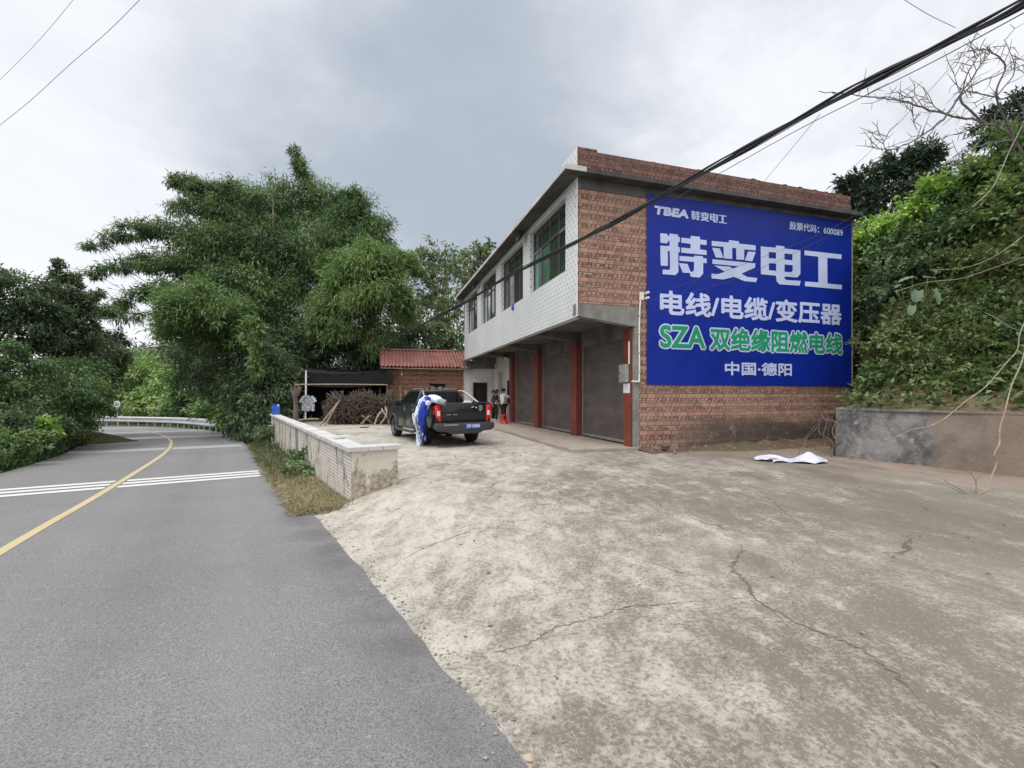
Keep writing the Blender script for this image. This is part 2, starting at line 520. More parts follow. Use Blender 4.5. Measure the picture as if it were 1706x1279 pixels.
def render_mat():
    m, t = material('peeling_render')
    tc = t.n('ShaderNodeTexCoord').outputs['Object']
    x, y, z = t.sep(tc)
    n = t.noise(tc, 2.2, 7, .68, .4)
    f = t.noise(tc, 12, 5, .65)
    hz = t.math('ADD', n, t.ramp(z, 0.0, .75, .16, -.12, 'LINEAR'))
    pe = t.ramp(hz, .50, .56)
    col = t.mix(pe, (.60, .56, .47, 1), t.mix(t.ramp(f, .35, .65), (.25, .20, .155, 1), (.47, .42, .35, 1)))
    col = t.mix(t.ramp(t.noise(tc, 5, 5, .7), .60, .72, 0, .8), col, (.16, .13, .11, 1))
    finish(t, col, .93, t.math('SUBTRACT', t.math('MULTIPLY', f, .5), pe), .02, .6, spec=.2)
    return m


MAT['peeling'] = render_mat()


def retaining_mat():
    m, t = material('retaining_render')
    tc = t.n('ShaderNodeTexCoord').outputs['Object']
    x, y, z = t.sep(tc)
    n = t.noise(tc, 1.6, 7, .7, .4)
    f = t.noise(tc, 9, 6, .7)
    grey = t.mix(t.ramp(n, .35, .65), (.085, .083, .08, 1), (.25, .24, .23, 1))
    grey = t.mix(t.ramp(f, .52, .7, 0, .7), grey, (.36, .35, .34, 1))
    brown = t.mix(t.ramp(n, .3, .7), (.17, .138, .112, 1), (.255, .212, .172, 1))
    brown = t.mix(t.ramp(f, .56, .75, 0, .5), brown, (.14, .10, .08, 1))
    edge = t.math('ADD', y, t.math('MULTIPLY', t.math('SUBTRACT', n, .5), .7))
    # local y runs along the wall: grey render, then bare brown patch
    s1 = t.ramp(edge, 1.62, 1.95)
    col = t.mix(s1, grey, brown)
    col = t.mix(t.ramp(edge, 2.55, 3.1, 0, .5), col, (.26, .175, .13, 1))
    finish(t, col, .93, t.math('ADD', n, f), .025, .7, spec=.2)
    return m


MAT['retaining'] = retaining_mat()


def roof_tile_mat():
    m, t = material('glazed_roof_tile')
    tc = t.n('ShaderNodeTexCoord').outputs['Object']
    n = t.noise(tc, 1.5, 4)
    f = t.noise(tc, 12, 4, .7)
    col = t.mix(t.ramp(n, .3, .7), (.155, .042, .03, 1), (.245, .085, .062, 1))
    col = t.mix(t.ramp(f, .56, .75, 0, .6), col, (.09, .045, .035, 1))
    finish(t, col, .5, f, .006, .3)
    return m


MAT['roof_tile'] = roof_tile_mat()


def car_paint():
    m, t = material('dark_grey_paint')
    tc = t.n('ShaderNodeTexCoord').outputs['Object']
    n = t.noise(tc, 300, 2)
    dn = t.noise(tc, 2.5, 5, .6)
    z = t.sep(tc)[2]
    dust = t.math('MULTIPLY', t.ramp(z, .3, .75, .28, 0.0), t.ramp(dn, .35, .65))
    col = t.mix(t.ramp(n, .3, .7), (.008, .010, .0125, 1), (.013, .016, .019, 1))
    col = t.mix(dust, col, (.12, .10, .08, 1))
    finish(t, col, t.ramp(dn, .3, .7, .26, .36), metal=.2, coat=.35)
    return m


MAT['paint'] = car_paint()
MAT['trim'] = plain('dark_trim', (.045, .045, .048), .55, .15)
MAT['bumper'] = plain('bumper_grey', (.045, .044, .043), .55, .15)
MAT['tyre'] = plain('tyre_rubber', (.014, .014, .014), .85, .25, 6)
MAT['alloy'] = plain('alloy_wheel', (.55, .55, .56), .3, .1, 5, .1, .001, .8)
MAT['chrome'] = plain('chrome', (.6, .61, .62), .18, .05, 5, .05, .001, .9)
MAT['lamp_red'] = plain('lamp_red', (.62, .015, .012), .15, .1, 8, .1, .001, 0, .6, .8)
MAT['lamp_white'] = plain('lamp_white', (.78, .76, .72), .15, .05, 8, .1, .001, 0, .6, .8)
MAT['plate_blue'] = plain('plate_blue', (.02, .11, .48), .4, .08)
MAT['skin'] = plain('skin', (.38, .22, .15), .55, .08)
MAT['hair'] = plain('black_hair', (.012, .010, .009), .5, .2, 20)
MAT['cloth_grey'] = plain('grey_cloth', (.24, .23, .25), .9, .2, 6)
MAT['cloth_black'] = plain('black_cloth', (.017, .015, .017), .9, .2, 6)
MAT['cloth_white'] = plain('white_cloth', (.68, .68, .70), .85, .08, 6)
MAT['shoe'] = plain('pale_shoe', (.5, .47, .45), .6, .1)


def shirt_mat():
    m, t = material('patterned_shirt')
    v = t.coord()
    n = t.noise(v, 14, 4, .6)
    finish(t, t.mix(t.ramp(n, .42, .58), (.20, .20, .24, 1), (.52, .52, .55, 1)), .9, n, .01, .3)
    return m


MAT['shirt_pattern'] = shirt_mat()


def leaf_mat(name, c1, c2, c3, trans=.28, rough=.6, gain=1.45):
    c1, c2, c3 = (tuple(k * gain for k in c) for c in (c1, c2, c3))
    m, t = material(name)
    at = t.n('ShaderNodeAttribute', dict(attribute_name='tone', attribute_type='GEOMETRY'))
    f = at.outputs['Fac']
    col = t.mix(t.ramp(f, 0, .6, interp='LINEAR'), c1, c2)
    col = t.mix(t.ramp(f, .6, 1, interp='LINEAR'), col, c3)
    b = t.n('ShaderNodeBsdfPrincipled', None, Base_Color=col, Roughness=rough)
    b.inputs['Specular IOR Level'].default_value = .35
    tr = t.n('ShaderNodeBsdfTranslucent', None, Color=t.mix(1.0, col, (1.05, 1.12, .75, 1), 'MULTIPLY'))
    mx = t.n('ShaderNodeMixShader')
    mx.inputs[0].default_value = trans
    t.t.links.new(b.outputs[0], mx.inputs[1])
    t.t.links.new(tr.outputs[0], mx.inputs[2])
    t.n('ShaderNodeOutputMaterial', None, Surface=mx)
    return m


LEAF = dict(
    bamboo=leaf_mat('bamboo_leaf', (.042, .075, .034), (.085, .135, .055), (.16, .22, .085)),
    bamboo_light=leaf_mat('bamboo_leaf_bright', (.058, .098, .038), (.118, .18, .062), (.19, .26, .092)),
    dark=leaf_mat('dark_leaf', (.040, .063, .034), (.072, .108, .054), (.13, .172, .088)),
    grey=leaf_mat('grey_leaf', (.06, .085, .05), (.115, .145, .083), (.19, .215, .14)),
    loose=leaf_mat('loose_leaf', (.075, .105, .055), (.135, .17, .09), (.23, .25, .16), .35),
    bright=leaf_mat('bright_leaf', (.10, .18, .035), (.19, .30, .06), (.32, .42, .12)),
    far=leaf_mat('far_leaf', (.13, .19, .075), (.20, .28, .11), (.30, .38, .17)),
    pine=leaf_mat('pine_needle', (.022, .04, .026), (.04, .065, .042), (.07, .095, .065), .15),
    olive=leaf_mat('olive_leaf', (.065, .085, .032), (.12, .15, .055), (.20, .22, .10)),
    taro=leaf_mat('broad_leaf', (.075, .115, .07), (.12, .175, .11), (.18, .24, .16)),
    grass=leaf_mat('grass_blade', (.055, .07, .028), (.115, .105, .055), (.20, .165, .10)),
)


# ---------------------------------------------------------------- mesh helpers
class MB:
    def __init__(s):
        s.v = []
        s.f = []

    def add(s, verts, faces):
        o = len(s.v)
        s.v += [tuple(p) for p in verts]
        s.f += [tuple(o + i for i in f) for f in faces]
        return s

    def box(s, x0, x1, y0, y1, z0, z1):
        v = [(x, y, z) for z in (z0, z1) for y in (y0, y1) for x in (x0, x1)]
        return s.add(v, [(0, 2, 3, 1), (4, 5, 7, 6), (0, 1, 5, 4), (2, 6, 7, 3), (0, 4, 6, 2), (1, 3, 7, 5)])

    def obox(s, c, size, rot):
        """oriented box: rot is a 3x3 Matrix"""
        hx, hy, hz = (k / 2 for k in size)
        c = Vector(c)
        v = [c + rot @ Vector((x, y, z)) for z in (-hz, hz) for y in (-hy, hy) for x in (-hx, hx)]
        return s.add(v, [(0, 2, 3, 1), (4, 5, 7, 6), (0, 1, 5, 4), (2, 6, 7, 3), (0, 4, 6, 2), (1, 3, 7, 5)])

    def tube(s, pts, r, n=6, cap=True):
        pts = [Vector(p) for p in pts]
        m = len(pts)
        rs = r if isinstance(r, (list, tuple)) else [r] * m
        ref = None
        rings = []
        for i, p in enumerate(pts):
            t = (pts[min(i + 1, m - 1)] - pts[max(i - 1, 0)])
            if t.length < 1e-9:
                t = Vector((0, 0, 1))
            t.normalize()
            if ref is None:
                ref = t.orthogonal().normalized()
            ref = (ref - t * ref.dot(t))
            if ref.length < 1e-6:
                ref = t.orthogonal()
            ref.normalize()
            b = t.cross(ref)
            rings.append([p + (ref * math.cos(2 * math.pi * k / n) + b * math.sin(2 * math.pi * k / n)) * rs[i] for k in range(n)])
        v = [q for ring in rings for q in ring]
        f = []
        for i in range(m - 1):
            for k in range(n):
                a, b2 = i * n + k, i * n + (k + 1) % n
                f.append((a, b2, b2 + n, a + n))
        if cap:
            f.append(tuple(reversed(range(n))))
            f.append(tuple(range((m - 1) * n, m * n)))
        return s.add(v, f)

    def prism(s, poly, axis, a, b):
        """poly: 2-D points; extruded along axis ('x','y','z') from a to b"""
        n = len(poly)
        def P(p, k):
            return {'x': (k, p[0], p[1]), 'y': (p[0], k, p[1]), 'z': (p[0], p[1], k)}[axis]
        v = [P(p, a) for p in poly] + [P(p, b) for p in poly]
        f = [tuple(reversed(range(n))), tuple(range(n, 2 * n))]
        f += [(i, (i + 1) % n, n + (i + 1) % n, n + i) for i in range(n)]
        return s.add(v, f)

    def lathe(s, prof, n=16, c=(0, 0, 0), axis='z'):
        """prof: list of (radius, height)"""
        c = Vector(c)
        v = []
        for r, h in prof:
            for k in range(n):
                a = 2 * math.pi * k / n
                p = (r * math.cos(a), r * math.sin(a), h)
                if axis == 'x':
                    p = (h, p[0], p[1])
                elif axis == 'y':
                    p = (p[0], h, p[1])
                v.append(c + Vector(p))
        f = []
        for i in range(len(prof) - 1):
            for k in range(n):
                a, b = i * n + k, i * n + (k + 1) % n
                f.append((a, b, b + n, a + n))
        f.append(tuple(reversed(range(n))))
        f.append(tuple(range((len(prof) - 1) * n, len(prof) * n)))
        return s.add(v, f)

    def build(s, name, mat, parent=None, smooth=False, bevel=0.0, loc=None, seg=2):
        me = bpy.data.meshes.new(name)
        me.from_pydata(s.v, [], s.f)
        bm = bmesh.new()
        bm.from_mesh(me)
        bmesh.ops.recalc_face_normals(bm, faces=bm.faces)
        if bevel:
            es = [e for e in bm.edges if len(e.link_faces) == 2 and e.calc_face_angle(0) > 0.5]
            bmesh.ops.bevel(bm, geom=es, offset=bevel, segments=seg, affect='EDGES', profile=.6, clamp_overlap=True)
        bm.to_mesh(me)
        bm.free()
        if smooth:
            me.polygons.foreach_set('use_smooth', [True] * len(me.polygons))
            try:
                me.set_sharp_from_angle(angle=R(40))
            except Exception:
                pass
        me.materials.append(mat if not isinstance(mat, str) else MAT[mat])
        o = bpy.data.objects.new(name, me)
        COL.objects.link(o)
        if parent is not None:
            o.parent = parent
        if loc is not None:
            o.location = loc
        return o


def tag(o, label=None, cat=None, group=None, kind=None):
    if label:
        o['label'] = label
    if cat:
        o['category'] = cat
    if group:
        o['group'] = group
    if kind:
        o['kind'] = kind
    return o


def thing(name, label, cat, loc=(0, 0, 0), rotz=0.0, group=None):
    o = bpy.data.objects.new(name, None)
    o.empty_display_size = .2
    COL.objects.link(o)
    o.location = loc
    o.rotation_euler = (0, 0, rotz)
    return tag(o, label, cat, group)


def catmull(pts, per=8):
    P = [Vector(p) for p in pts]
    P = [P[0] * 2 - P[1]] + P + [P[-1] * 2 - P[-2]]
    out = []
    for i in range(1, len(P) - 2):
        for k in range(per):
            t = k / per
            a, b, c, d4 = P[i - 1], P[i], P[i + 1], P[i + 2]
            out.append(.5 * ((2 * b) + (c - a) * t + (2 * a - 5 * b + 4 * c - d4) * t * t + (3 * b - a - 3 * c + d4) * t ** 3))
    out.append(P[-2])
    return out


def at(px, py, Y):
    """the point at distance Y that the photograph shows at px, py (used to survey positions)"""
    return Vector(((px - 853) / 750 * Y, Y, 1.6 + (657 - py) / 750 * Y))


def smooth01(t):
    t = max(0.0, min(1.0, t))
    return t * t * (3 - 2 * t)


# ---------------------------------------------------------------- the lie of the land
def z_road(Y):
    Y = min(Y, 46.0) if Y < 60 else 46.0
    return 0.05 - 0.034 * Y


E0 = Vector((0.07, 1.95))
ED = Vector((-.538, .843)).normalized()
EN = Vector((.843, .538)).normalized()


def tu(t, u):
    p = E0 + ED * t + EN * u
    return p.x, p.y


def to_tu(x, y):
    r = Vector((x, y)) - E0
    return r.dot(ED), r.dot(EN)


T_WALL = 5.85
T_FAR = 20.5
U_WALL = .60


def z_yard(x, y):
    t, u = to_tu(x, y)
    base = .10
    wave = .012 * math.sin(x * 1.3 + y * .7) + .010 * math.sin(x * .6 - y * 1.1 + 2)
    if t > T_WALL + .1:
        return base + wave * .6
    k = smooth01((u - .03) / (1.5 + .38 * max(0.0, 5.0 - t)))
    return (z_road(y) - .012) * (1 - k) + (base + wave) * k


def grid_mesh(name, rows, mat, kind='structure', smooth=True):
    b = MB()
    n = len(rows[0])
    for r in rows:
        b.v += [tuple(p) for p in r]
    for i in range(len(rows) - 1):
        for j in range(n - 1):
            b.f.append((i * n + j, i * n + j + 1, (i + 1) * n + j + 1, (i + 1) * n + j))
    o = b.build(name, mat, smooth=smooth)
    return tag(o, kind=kind)


# ground sheet to the horizon
rows = []
xs = [-900, -300, -120] + list(range(-80, 41, 4)) + [80, 200, 900]
ys = [-300, -60] + list(range(-20, 81, 4)) + [120, 200, 400, 1200]
for y in ys:
    rows.append([(x, y, z_road(max(y, -10)) - .35 - (.5 if (x > -14 and y > 3) else 0)) for x in xs])
grid_mesh('ground', rows, 'ground')

# road: left edge, centre line, right edge
ROAD = [((1.0, -10.6), (3.1, -9.0), (6.5, -8.2)), ((-3.5, -3.5), (-1.3, -2.0), (1.68, -.58)), ((-7.9, 3.5), (-5.57, 4.9), (-2.99, 6.74)),
        ((-10.2, 7.4), (-7.87, 8.77), (-5.4, 10.2)), ((-14.6, 14.2), (-12.1, 15.6), (-9.9, 17.1)), ((-18.0, 18.6), (-15.3, 20.2), (-12.7, 21.3)),
        ((-21.2, 22.6), (-18.7, 24.5), (-16.3, 26.3)), ((-25.2, 27.0), (-23.2, 29.4), (-20.6, 31.6)), ((-29.6, 30.8), (-27.8, 33.7), (-25.5, 36.3)),
        ((-34.6, 33.6), (-33, 37), (-31, 40)), ((-41.0, 35.8), (-40, 39.5), (-39, 43)), ((-51, 37), (-50, 41), (-49.6, 44.5)), ((-76, 38), (-75, 42), (-75, 46))]
PER = 12
CL = catmull([(*a[0], 0) for a in ROAD], PER)
CC = catmull([(*a[1], 0) for a in ROAD], PER)
CR = catmull([(*a[2], 0) for a in ROAD], PER)


def road_pt(i, f):
    """f from -1 (left edge) over 0 (centre line) to 1 (right edge); i may be fractional"""
    i0 = int(i)
    i1 = min(i0 + 1, len(CC) - 1)
    k = i - i0
    A, B, C = (c[i0].lerp(c[i1], k) for c in (CL, CC, CR))
    p = B.lerp(C, f) if f >= 0 else B.lerp(A, -f)
    return Vector((p.x, p.y, z_road(p.y)))


rows = []
for i in range(0, 5 * PER * 4 + (len(CC) - 1 - 5 * PER) * 2 + 1):
    q = i / 4 if i < 5 * PER * 4 else 5 * PER + (i - 5 * PER * 4) / 2
    r = []
    for f in (-1.0, -.7, -.35, 0, .35, .7, .93, 1.0):
        p = road_pt(q, f)
        if f == 1.0:
            j_ = rng.normal(0, .009) + .010 * math.sin(i * .9)
            p.x += j_ * .84
            p.y += j_ * .54
        r.append(p)
    last = r[-1].copy()
    r.append(last + Vector((.05, .03, -.09)))
    rows.append(r)
grid_mesh('road', rows, 'asphalt')


def along(i):
    a, b = road_pt(max(i - .2, 0), 0), road_pt(min(i + .2, len(CC) - 1), 0)
    return (b - a).normalized()


# yellow centre line
rows = []
for i in range(0, (len(CC) - 1) * 2 + 1):
    q = i / 2
    p = road_pt(q, 0)
    dr = along(q)
    nrm = Vector((dr.y, -dr.x, 0)).normalized()
    rows.append([(p.x + nrm.x * s, p.y + nrm.y * s, z_road(p.y + nrm.y * s) + .005) for s in (-.058, .058)])
tag(grid_mesh('road_centre_line', rows, 'line_yellow'), kind='structure')

# rumble stripes: three white lines across, in several groups


def road_index(Yc):
    best = min(range((len(CC) - 1) * 4), key=lambda k: abs(road_pt(k / 4, 0).y - Yc) + (100 if road_pt(k / 4, 0).y < 0 else 0))
    return best / 4


for gi, (Yc, mat_, n_) in enumerate([(9.4, 'line_white', 3), (18.0, 'line_faded', 3), (25.3, 'line_faded', 3), (31.5, 'line_faded', 3), (37.0, 'line_faded', 3)]):
    i = road_index(Yc)
    c = road_pt(i, 0)
    dr = along(i)
    nr = Vector((dr.y, -dr.x, 0)).normalized()
    nr = Matrix.Rotation(R(7), 3, 'Z') @ nr
    A, B = road_pt(i, -.97), road_pt(i, .93)
    wl, wr_ = (A - c).length, (B - c).length
    b = MB()
    for k in range(n_):
        off = (k - 1) * .42
        for s0, s1 in ((-wl, -.10), (.10, wr_)):
            m = 8
            for j in range(m):
                a0, a1 = s0 + (s1 - s0) * j / m, s0 + (s1 - s0) * (j + 1) / m
                q = []
                for aa, oo in ((a0, -.09), (a1, -.09), (a1, .09), (a0, .09)):
                    p = c + nr * aa + dr * (off * 1.12 + oo * 1.45)
                    q.append((p.x, p.y, z_road(p.y) + .006))
                b.add(q, [(0, 1, 2, 3)])
    tag(b.build('road_markings', mat_), kind='structure')

# concrete yard: open apron, then the part behind the boundary wall
uu = [-.35, -.15, 0, .2, .4, .6, .8, 1.0, 1.25, 1.5, 1.8] + list(np.arange(2.2, 12.1, .5)) + [14, 17, 20, 24]
tt = list(np.arange(-14, -2, 1.0)) + list(np.arange(-2, T_WALL, .3)) + [T_WALL]
rows = [[(*tu(t, u), z_yard(*tu(t, u))) for u in uu] for t in tt]
yard1 = MB()
n = len(uu)
for r in rows:
    yard1.v += r
for i in range(len(rows) - 1):
    for j in range(n - 1):
        yard1.f.append((i * n + j, i * n + j + 1, (i + 1) * n + j + 1, (i + 1) * n + j))
o1 = len(yard1.v)
u2 = [.66, 1.0, 1.25, 1.5, 1.8] + list(np.arange(2.2, 12.1, .5)) + [14, 17, 20, 24]
t2 = [T_WALL + .0005] + list(np.arange(6.2, 33, .8))
r2 = [[(*tu(t, u), z_yard(*tu(t, u))) for u in u2] for t in t2]
n2 = len(u2)
for r in r2:
    yard1.v += r
for i in range(len(r2) - 1):
    for j in range(n2 - 1):
        yard1.f.append((o1 + i * n2 + j, o1 + i * n2 + j + 1, o1 + (i + 1) * n2 + j + 1, o1 + (i + 1) * n2 + j))
o3 = len(yard1.v)
for u in uu[:8]:
    x_, y_ = tu(T_WALL, u)
    yard1.v += [(x_, y_, z_yard(x_, y_)), (x_ - .02, y_ + .03, -.9)]
for k in range(7):
    yard1.f.append((o3 + 2 * k, o3 + 2 * k + 1, o3 + 2 * k + 3, o3 + 2 * k + 2))
tag(yard1.build('yard_ground', 'yard', smooth=True), kind='structure')


def crack_and_edge_line(px_pts, width):
    """a dark strip (open crack, pavement edge line) lying on the yard, along surveyed points"""
    pts = []
    for px, py in px_pts:
        z = .1
        for _ in range(6):
            Y = (1.6 - z) * 750 / (py - 657)
            X = (px - 853) / 750 * Y
            z = z_yard(X, Y)
        pts.append((X, Y, 0))
    P = catmull(pts, 10)
    b = MB()
    m = len(P)
    for i, p in enumerate(P):
        dr = (P[min(i + 1, m - 1)] - P[max(i - 1, 0)]).normalized()
        nr = Vector((-dr.y, dr.x, 0))
        w_ = width * .55 * (.25 + 1.3 * rng.random() ** 1.5) * min(1, .25 + 3 * min(i, m - 1 - i) / m)
        j = rng.normal(0, .012)
        for sgn in (-1, 1):
            q = p + nr * (sgn * w_ / 2 + j)
            b.v.append((q.x, q.y, z_yard(q.x, q.y) + .0045))
        if i:
            k = 2 * i
            b.f.append((k - 2, k - 1, k + 1, k))
    tag(b.build('crack_and_edge_line', 'crack'), kind='structure')


MAT['crack'] = plain('crack_dirt', (.14, .12, .093), .95, .3, 9)
for pts, w_ in [([(770, 1097), (860, 1078), (895, 1065), (925, 1045), (985, 1030), (1040, 1012), (1110, 1006), (1180, 1000), (1255, 996)], .018),
               ([(1240, 905), (1228, 930), (1222, 948), (1245, 975), (1262, 1000), (1310, 1028), (1370, 1055), (1440, 1085), (1500, 1130), (1560, 1200)], .045),
               ([(640, 950), (700, 917), (760, 893), (800, 880), (860, 882), (905, 889)], .016),
               ([(1040, 925), (1090, 940), (1140, 955), (1200, 965)], .013),
               ([(662, 801), (690, 793), (722, 785)], .05), ([(806, 711.5), (850, 722), (900, 738), (949, 754.3), (1000, 751.5), (1057, 748.5)], .05),  # the longer path is a dark line along the pavement edge
               ([(1120, 765), (1180, 790), (1260, 815), (1330, 870), (1400, 882), (1550, 890)], .013)]:
    crack_and_edge_line(pts, w_)

# grit and crumbled asphalt along the joint
b = MB()
for k in range(600):
    t = rng.uniform(-1.5, 5.8)
    u = abs(rng.normal(0, .10)) * (1 if rng.random() < .75 else -1) + .02
    x, y = tu(t, u)
    r_ = .003 + .010 * rng.random() ** 3
    z = (z_yard(x, y) if u > 0 else z_road(y)) + r_ * .3
    a = rng.random() * 6.28
    v = [(x + r_ * 1.3 * math.cos(a + q), y + r_ * math.sin(a + q), z + (r_ * .2 if q % 2 else 0)) for q in (0, 1.57, 3.14, 4.71)] + [(x + r_ * .2, y, z + r_)]
    b.add(v, [(0, 1, 4), (1, 2, 4), (2, 3, 4), (3, 0, 4)])
MAT['grit'] = plain('grit', (.20, .185, .165), .9, .5, 40)
tag(b.build('edge_gravel', 'grit'), kind='stuff')

# verge between road edge and boundary wall
rows = []
for k in range(0, 31):
    t = 5.80 + k * .51
    x0, y0 = tu(t, -.55 if t > 9 else -.3)
    r = []
    for u in (-.6, -.3, 0, .2, .4, .62):
        x, y = tu(t, u)
        r.append((x, y, z_road(y) + (.0 if u < -.1 else .03 + .06 * (u + .1)) - (.05 if u < -.3 else 0)))
    rows.append(r)
grid_mesh('verge_ground', rows, 'verge')


# ---------------------------------------------------------------- the shop house
HB = Vector((3.264, 12.0, 0))
HROT = math.atan2(.291, .957)
HM = Matrix.Translation(HB) @ Matrix.Rotation(HROT, 4, 'Z')


def hw(x, y, z):
    return HM @ Vector((x, y, z))


house = thing('shop_house', 'two storey red brick shop house with roller shutters and white tiled upper front', 'house', HB, HROT)
XF = -1.68          # face of the jettied upper storey
b = MB()
b.box(.14, 7.8, 0, .24, 0, 3.93)
b.box(XF + .02, 7.8, 0, .24, 3.935, 6.88)
b.build('side_wall', 'brick', house)
MB().box(7.56, 7.8, .245, 15.1, 0, 6.88).build('rear_wall', 'brick_hut', house)
MB().box(XF + .02, 7.8, 14.86, 15.1, 3.9, 6.88).build('end_wall', 'white_wall', house)
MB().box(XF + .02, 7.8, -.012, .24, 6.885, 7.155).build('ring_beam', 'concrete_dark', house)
# roof slab with tiled front edge
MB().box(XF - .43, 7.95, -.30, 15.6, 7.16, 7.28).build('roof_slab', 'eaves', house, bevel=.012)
MAT['coping'] = concrete('coping_tile', (.60, .59, .57), .72, False, .5)
b = MB().box(XF - .455, XF - .432, -.31, 15.62, 7.175, 7.285)
b.box(XF - .43, XF + .12, -.325, -.302, 7.165, 7.285)
b.build('eaves_edge_tiles', 'coping', house)
b = MB()
b.box(XF + .02, 7.8, 0, .24, 7.285, 7.88)
b.box(XF + .02, -1.1, 0, .24, 7.881, 7.945)
for k in range(60):        # a ragged top course of brick
    x0 = -1.09 + k * .148
    if rng.random() < .08 and x0 < 7.6:
        b.box(x0, x0 + .13, .02, .22, 7.881, 7.90 + .03 * rng.random())
b.build('parapet', 'brick_parapet', house)
MB().box(XF - .0, XF + .018, 0, .95, 7.285, 7.93).build('front_parapet', 'tiles', house)

# tiled front of the upper storey, built round four window openings
WIN = [(.72, 3.64), (4.38, 7.27), (8.08, 10.87), (11.72, 14.5)]
b = MB().box(XF, XF + .018, 0.0, .244, 3.6, 7.15)
b.box(XF, XF + .22, .245, 15.1, 3.6, 4.955)
b.box(XF, XF + .22, .245, 15.1, 6.96, 7.15)
ye = .245
for a0, a1 in WIN + [(15.1, 15.1)]:
    b.box(XF, XF + .22, ye, a0, 4.956, 6.959)
    ye = a1
b.build('tiled_front', 'tiles', house)
MB().box(XF - .012, XF + .02, -.014, .0, 3.6, 7.15).build('corner_trim', 'white_paint', house)
pane_pick = [['curtain', 'curtain', 'glass', 'glass'], ['glass', 'painted_reflect_glass', 'dark_void', 'glass'], ['painted_reflect_glass', 'painted_reflect_glass', 'glass', 'glass'], ['painted_reflect_glass', 'painted_reflect_glass', 'glass', 'glass']]
for wi, (a0, a1) in enumerate(WIN):
    xw = XF + .13
    f = MB()
    f.box(xw, xw + .07, a0, a0 + .06, 4.96, 6.955)
    f.box(xw, xw + .07, a1 - .06, a1, 4.96, 6.955)
    f.box(xw, xw + .07, a0 + .061, a1 - .061, 4.96, 5.02)
    f.box(xw, xw + .07, a0 + .061, a1 - .061, 6.895, 6.955)
    wfr = f.build('window', 'frame_metal', house)
    nb = 4
    wd = (a1 - a0 - .12) / nb
    mb2 = MB()
    for k in range(1, nb):
        yc = a0 + .06 + wd * k
        mb2.box(xw + .004, xw + .066, yc - .025, yc + .025, 5.021, 6.894)
    for k in range(nb):
        y0, y1 = a0 + .06 + wd * k + .027, a0 + .06 + wd * (k + 1) - .027
        mb2.box(xw + .006, xw + .064, y0, y1, 6.28, 6.32)
    mb2.build('mullion', 'frame_metal', wfr)
    for k in range(nb):
        y0, y1 = a0 + .06 + wd * k + .03, a0 + .06 + wd * (k + 1) - .03
        yy = (nb - 1 - k)
        MB().box(xw + .03, xw + .04, y0, y1, 5.025, 6.275).build('pane', pane_pick[wi][yy], wfr)
        MB().box(xw + .03, xw + .04, y0, y1, 6.325, 6.89).build('pane', 'glass', wfr)
        # light sash frame inside each opening light
        if wi < 2 or k % 2 == 0:
            sf = MB()
            sf.box(xw - .005, xw + .02, y0, y1, 6.22, 6.26)
            sf.box(xw - .005, xw + .02, y0, y0 + .03, 5.03, 6.219)
            sf.build('sash', 'pale_metal' if (k + wi) % 3 == 0 else 'frame_metal', wfr)
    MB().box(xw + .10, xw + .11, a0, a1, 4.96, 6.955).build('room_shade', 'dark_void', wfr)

# floor slab and cantilever beams over the pavement
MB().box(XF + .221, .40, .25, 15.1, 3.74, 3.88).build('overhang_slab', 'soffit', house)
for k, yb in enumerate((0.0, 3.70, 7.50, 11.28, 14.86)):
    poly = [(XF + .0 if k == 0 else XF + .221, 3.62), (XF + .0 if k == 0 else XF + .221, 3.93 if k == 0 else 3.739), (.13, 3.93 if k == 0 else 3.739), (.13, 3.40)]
    MB().prism(poly, 'y', yb + (-.006 if k == 0 else 0), yb + .235).build('cantilever_beam', 'concrete' if k == 0 else 'soffit', house)  # inner beams darker: shade under the overhang put into their colour
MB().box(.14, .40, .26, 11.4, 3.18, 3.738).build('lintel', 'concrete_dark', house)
MB().box(0.0, .139, -.004, .10, .0, 3.395).build('corner_post', 'concrete', house)
PIL = [(.102, .46), (3.52, 3.95), (7.34, 7.76), (11.14, 11.52)]
for y0, y1 in PIL:
    MB().box(-.06, .40, y0, y1, .19, 3.395).build('pillar', 'red_paint', house, bevel=.01)
for k in range(3):
    y0, y1 = PIL[k][1] + .03, PIL[k + 1][0] - .03
    sh = MB().box(.20, .22, y0, y1, .30, 3.18).build('shutter', 'shutter', house)
    MB().box(.185, .235, y0, y1, .215, .298).build('bottom_rail', 'pale_metal', sh)
    ym = (y0 + y1) / 2
    MB().box(.165, .186, ym - .09, ym + .09, .235, .30).build('lock', 'chrome', sh)
    for yy in (y0 - .028, y1 + .002):
        MB().box(.17, .25, yy, yy + .026, .195, 3.18).build('guide_rail', 'grey_box', sh)

# the fourth bay: white wall with door and window, and the low annex beside it
b = MB()
b.box(.12, .36, 11.525, 11.75, .19, 3.738)
b.box(.12, .36, 11.75, 12.55, 2.35, 3.738)
b.box(.12, .36, 11.75, 12.55, .19, 1.1)
b.box(.12, .36, 12.55, 13.3, .19, 3.738)
b.box(.12, .36, 13.3, 14.35, 2.90, 3.738)
b.box(.12, .36, 14.35, 15.19, .19, 3.738)
b.build('shop_wall', 'white_wall', house)
wf = MB().box(.16, .20, 11.76, 12.54, 1.105, 2.345).build('window', 'dark_void', house)
f = MB()
f.box(.13, .158, 11.752, 11.79, 1.105, 2.345)
f.box(.13, .158, 12.51, 12.548, 1.105, 2.345)
f.box(.13, .158, 12.13, 12.17, 1.105, 2.345)
f.build('window_frame', 'frame_metal', wf)
dr_ = MB().box(.15, .19, 13.31, 14.34, .2, 2.895).build('door', 'grey_box', house)
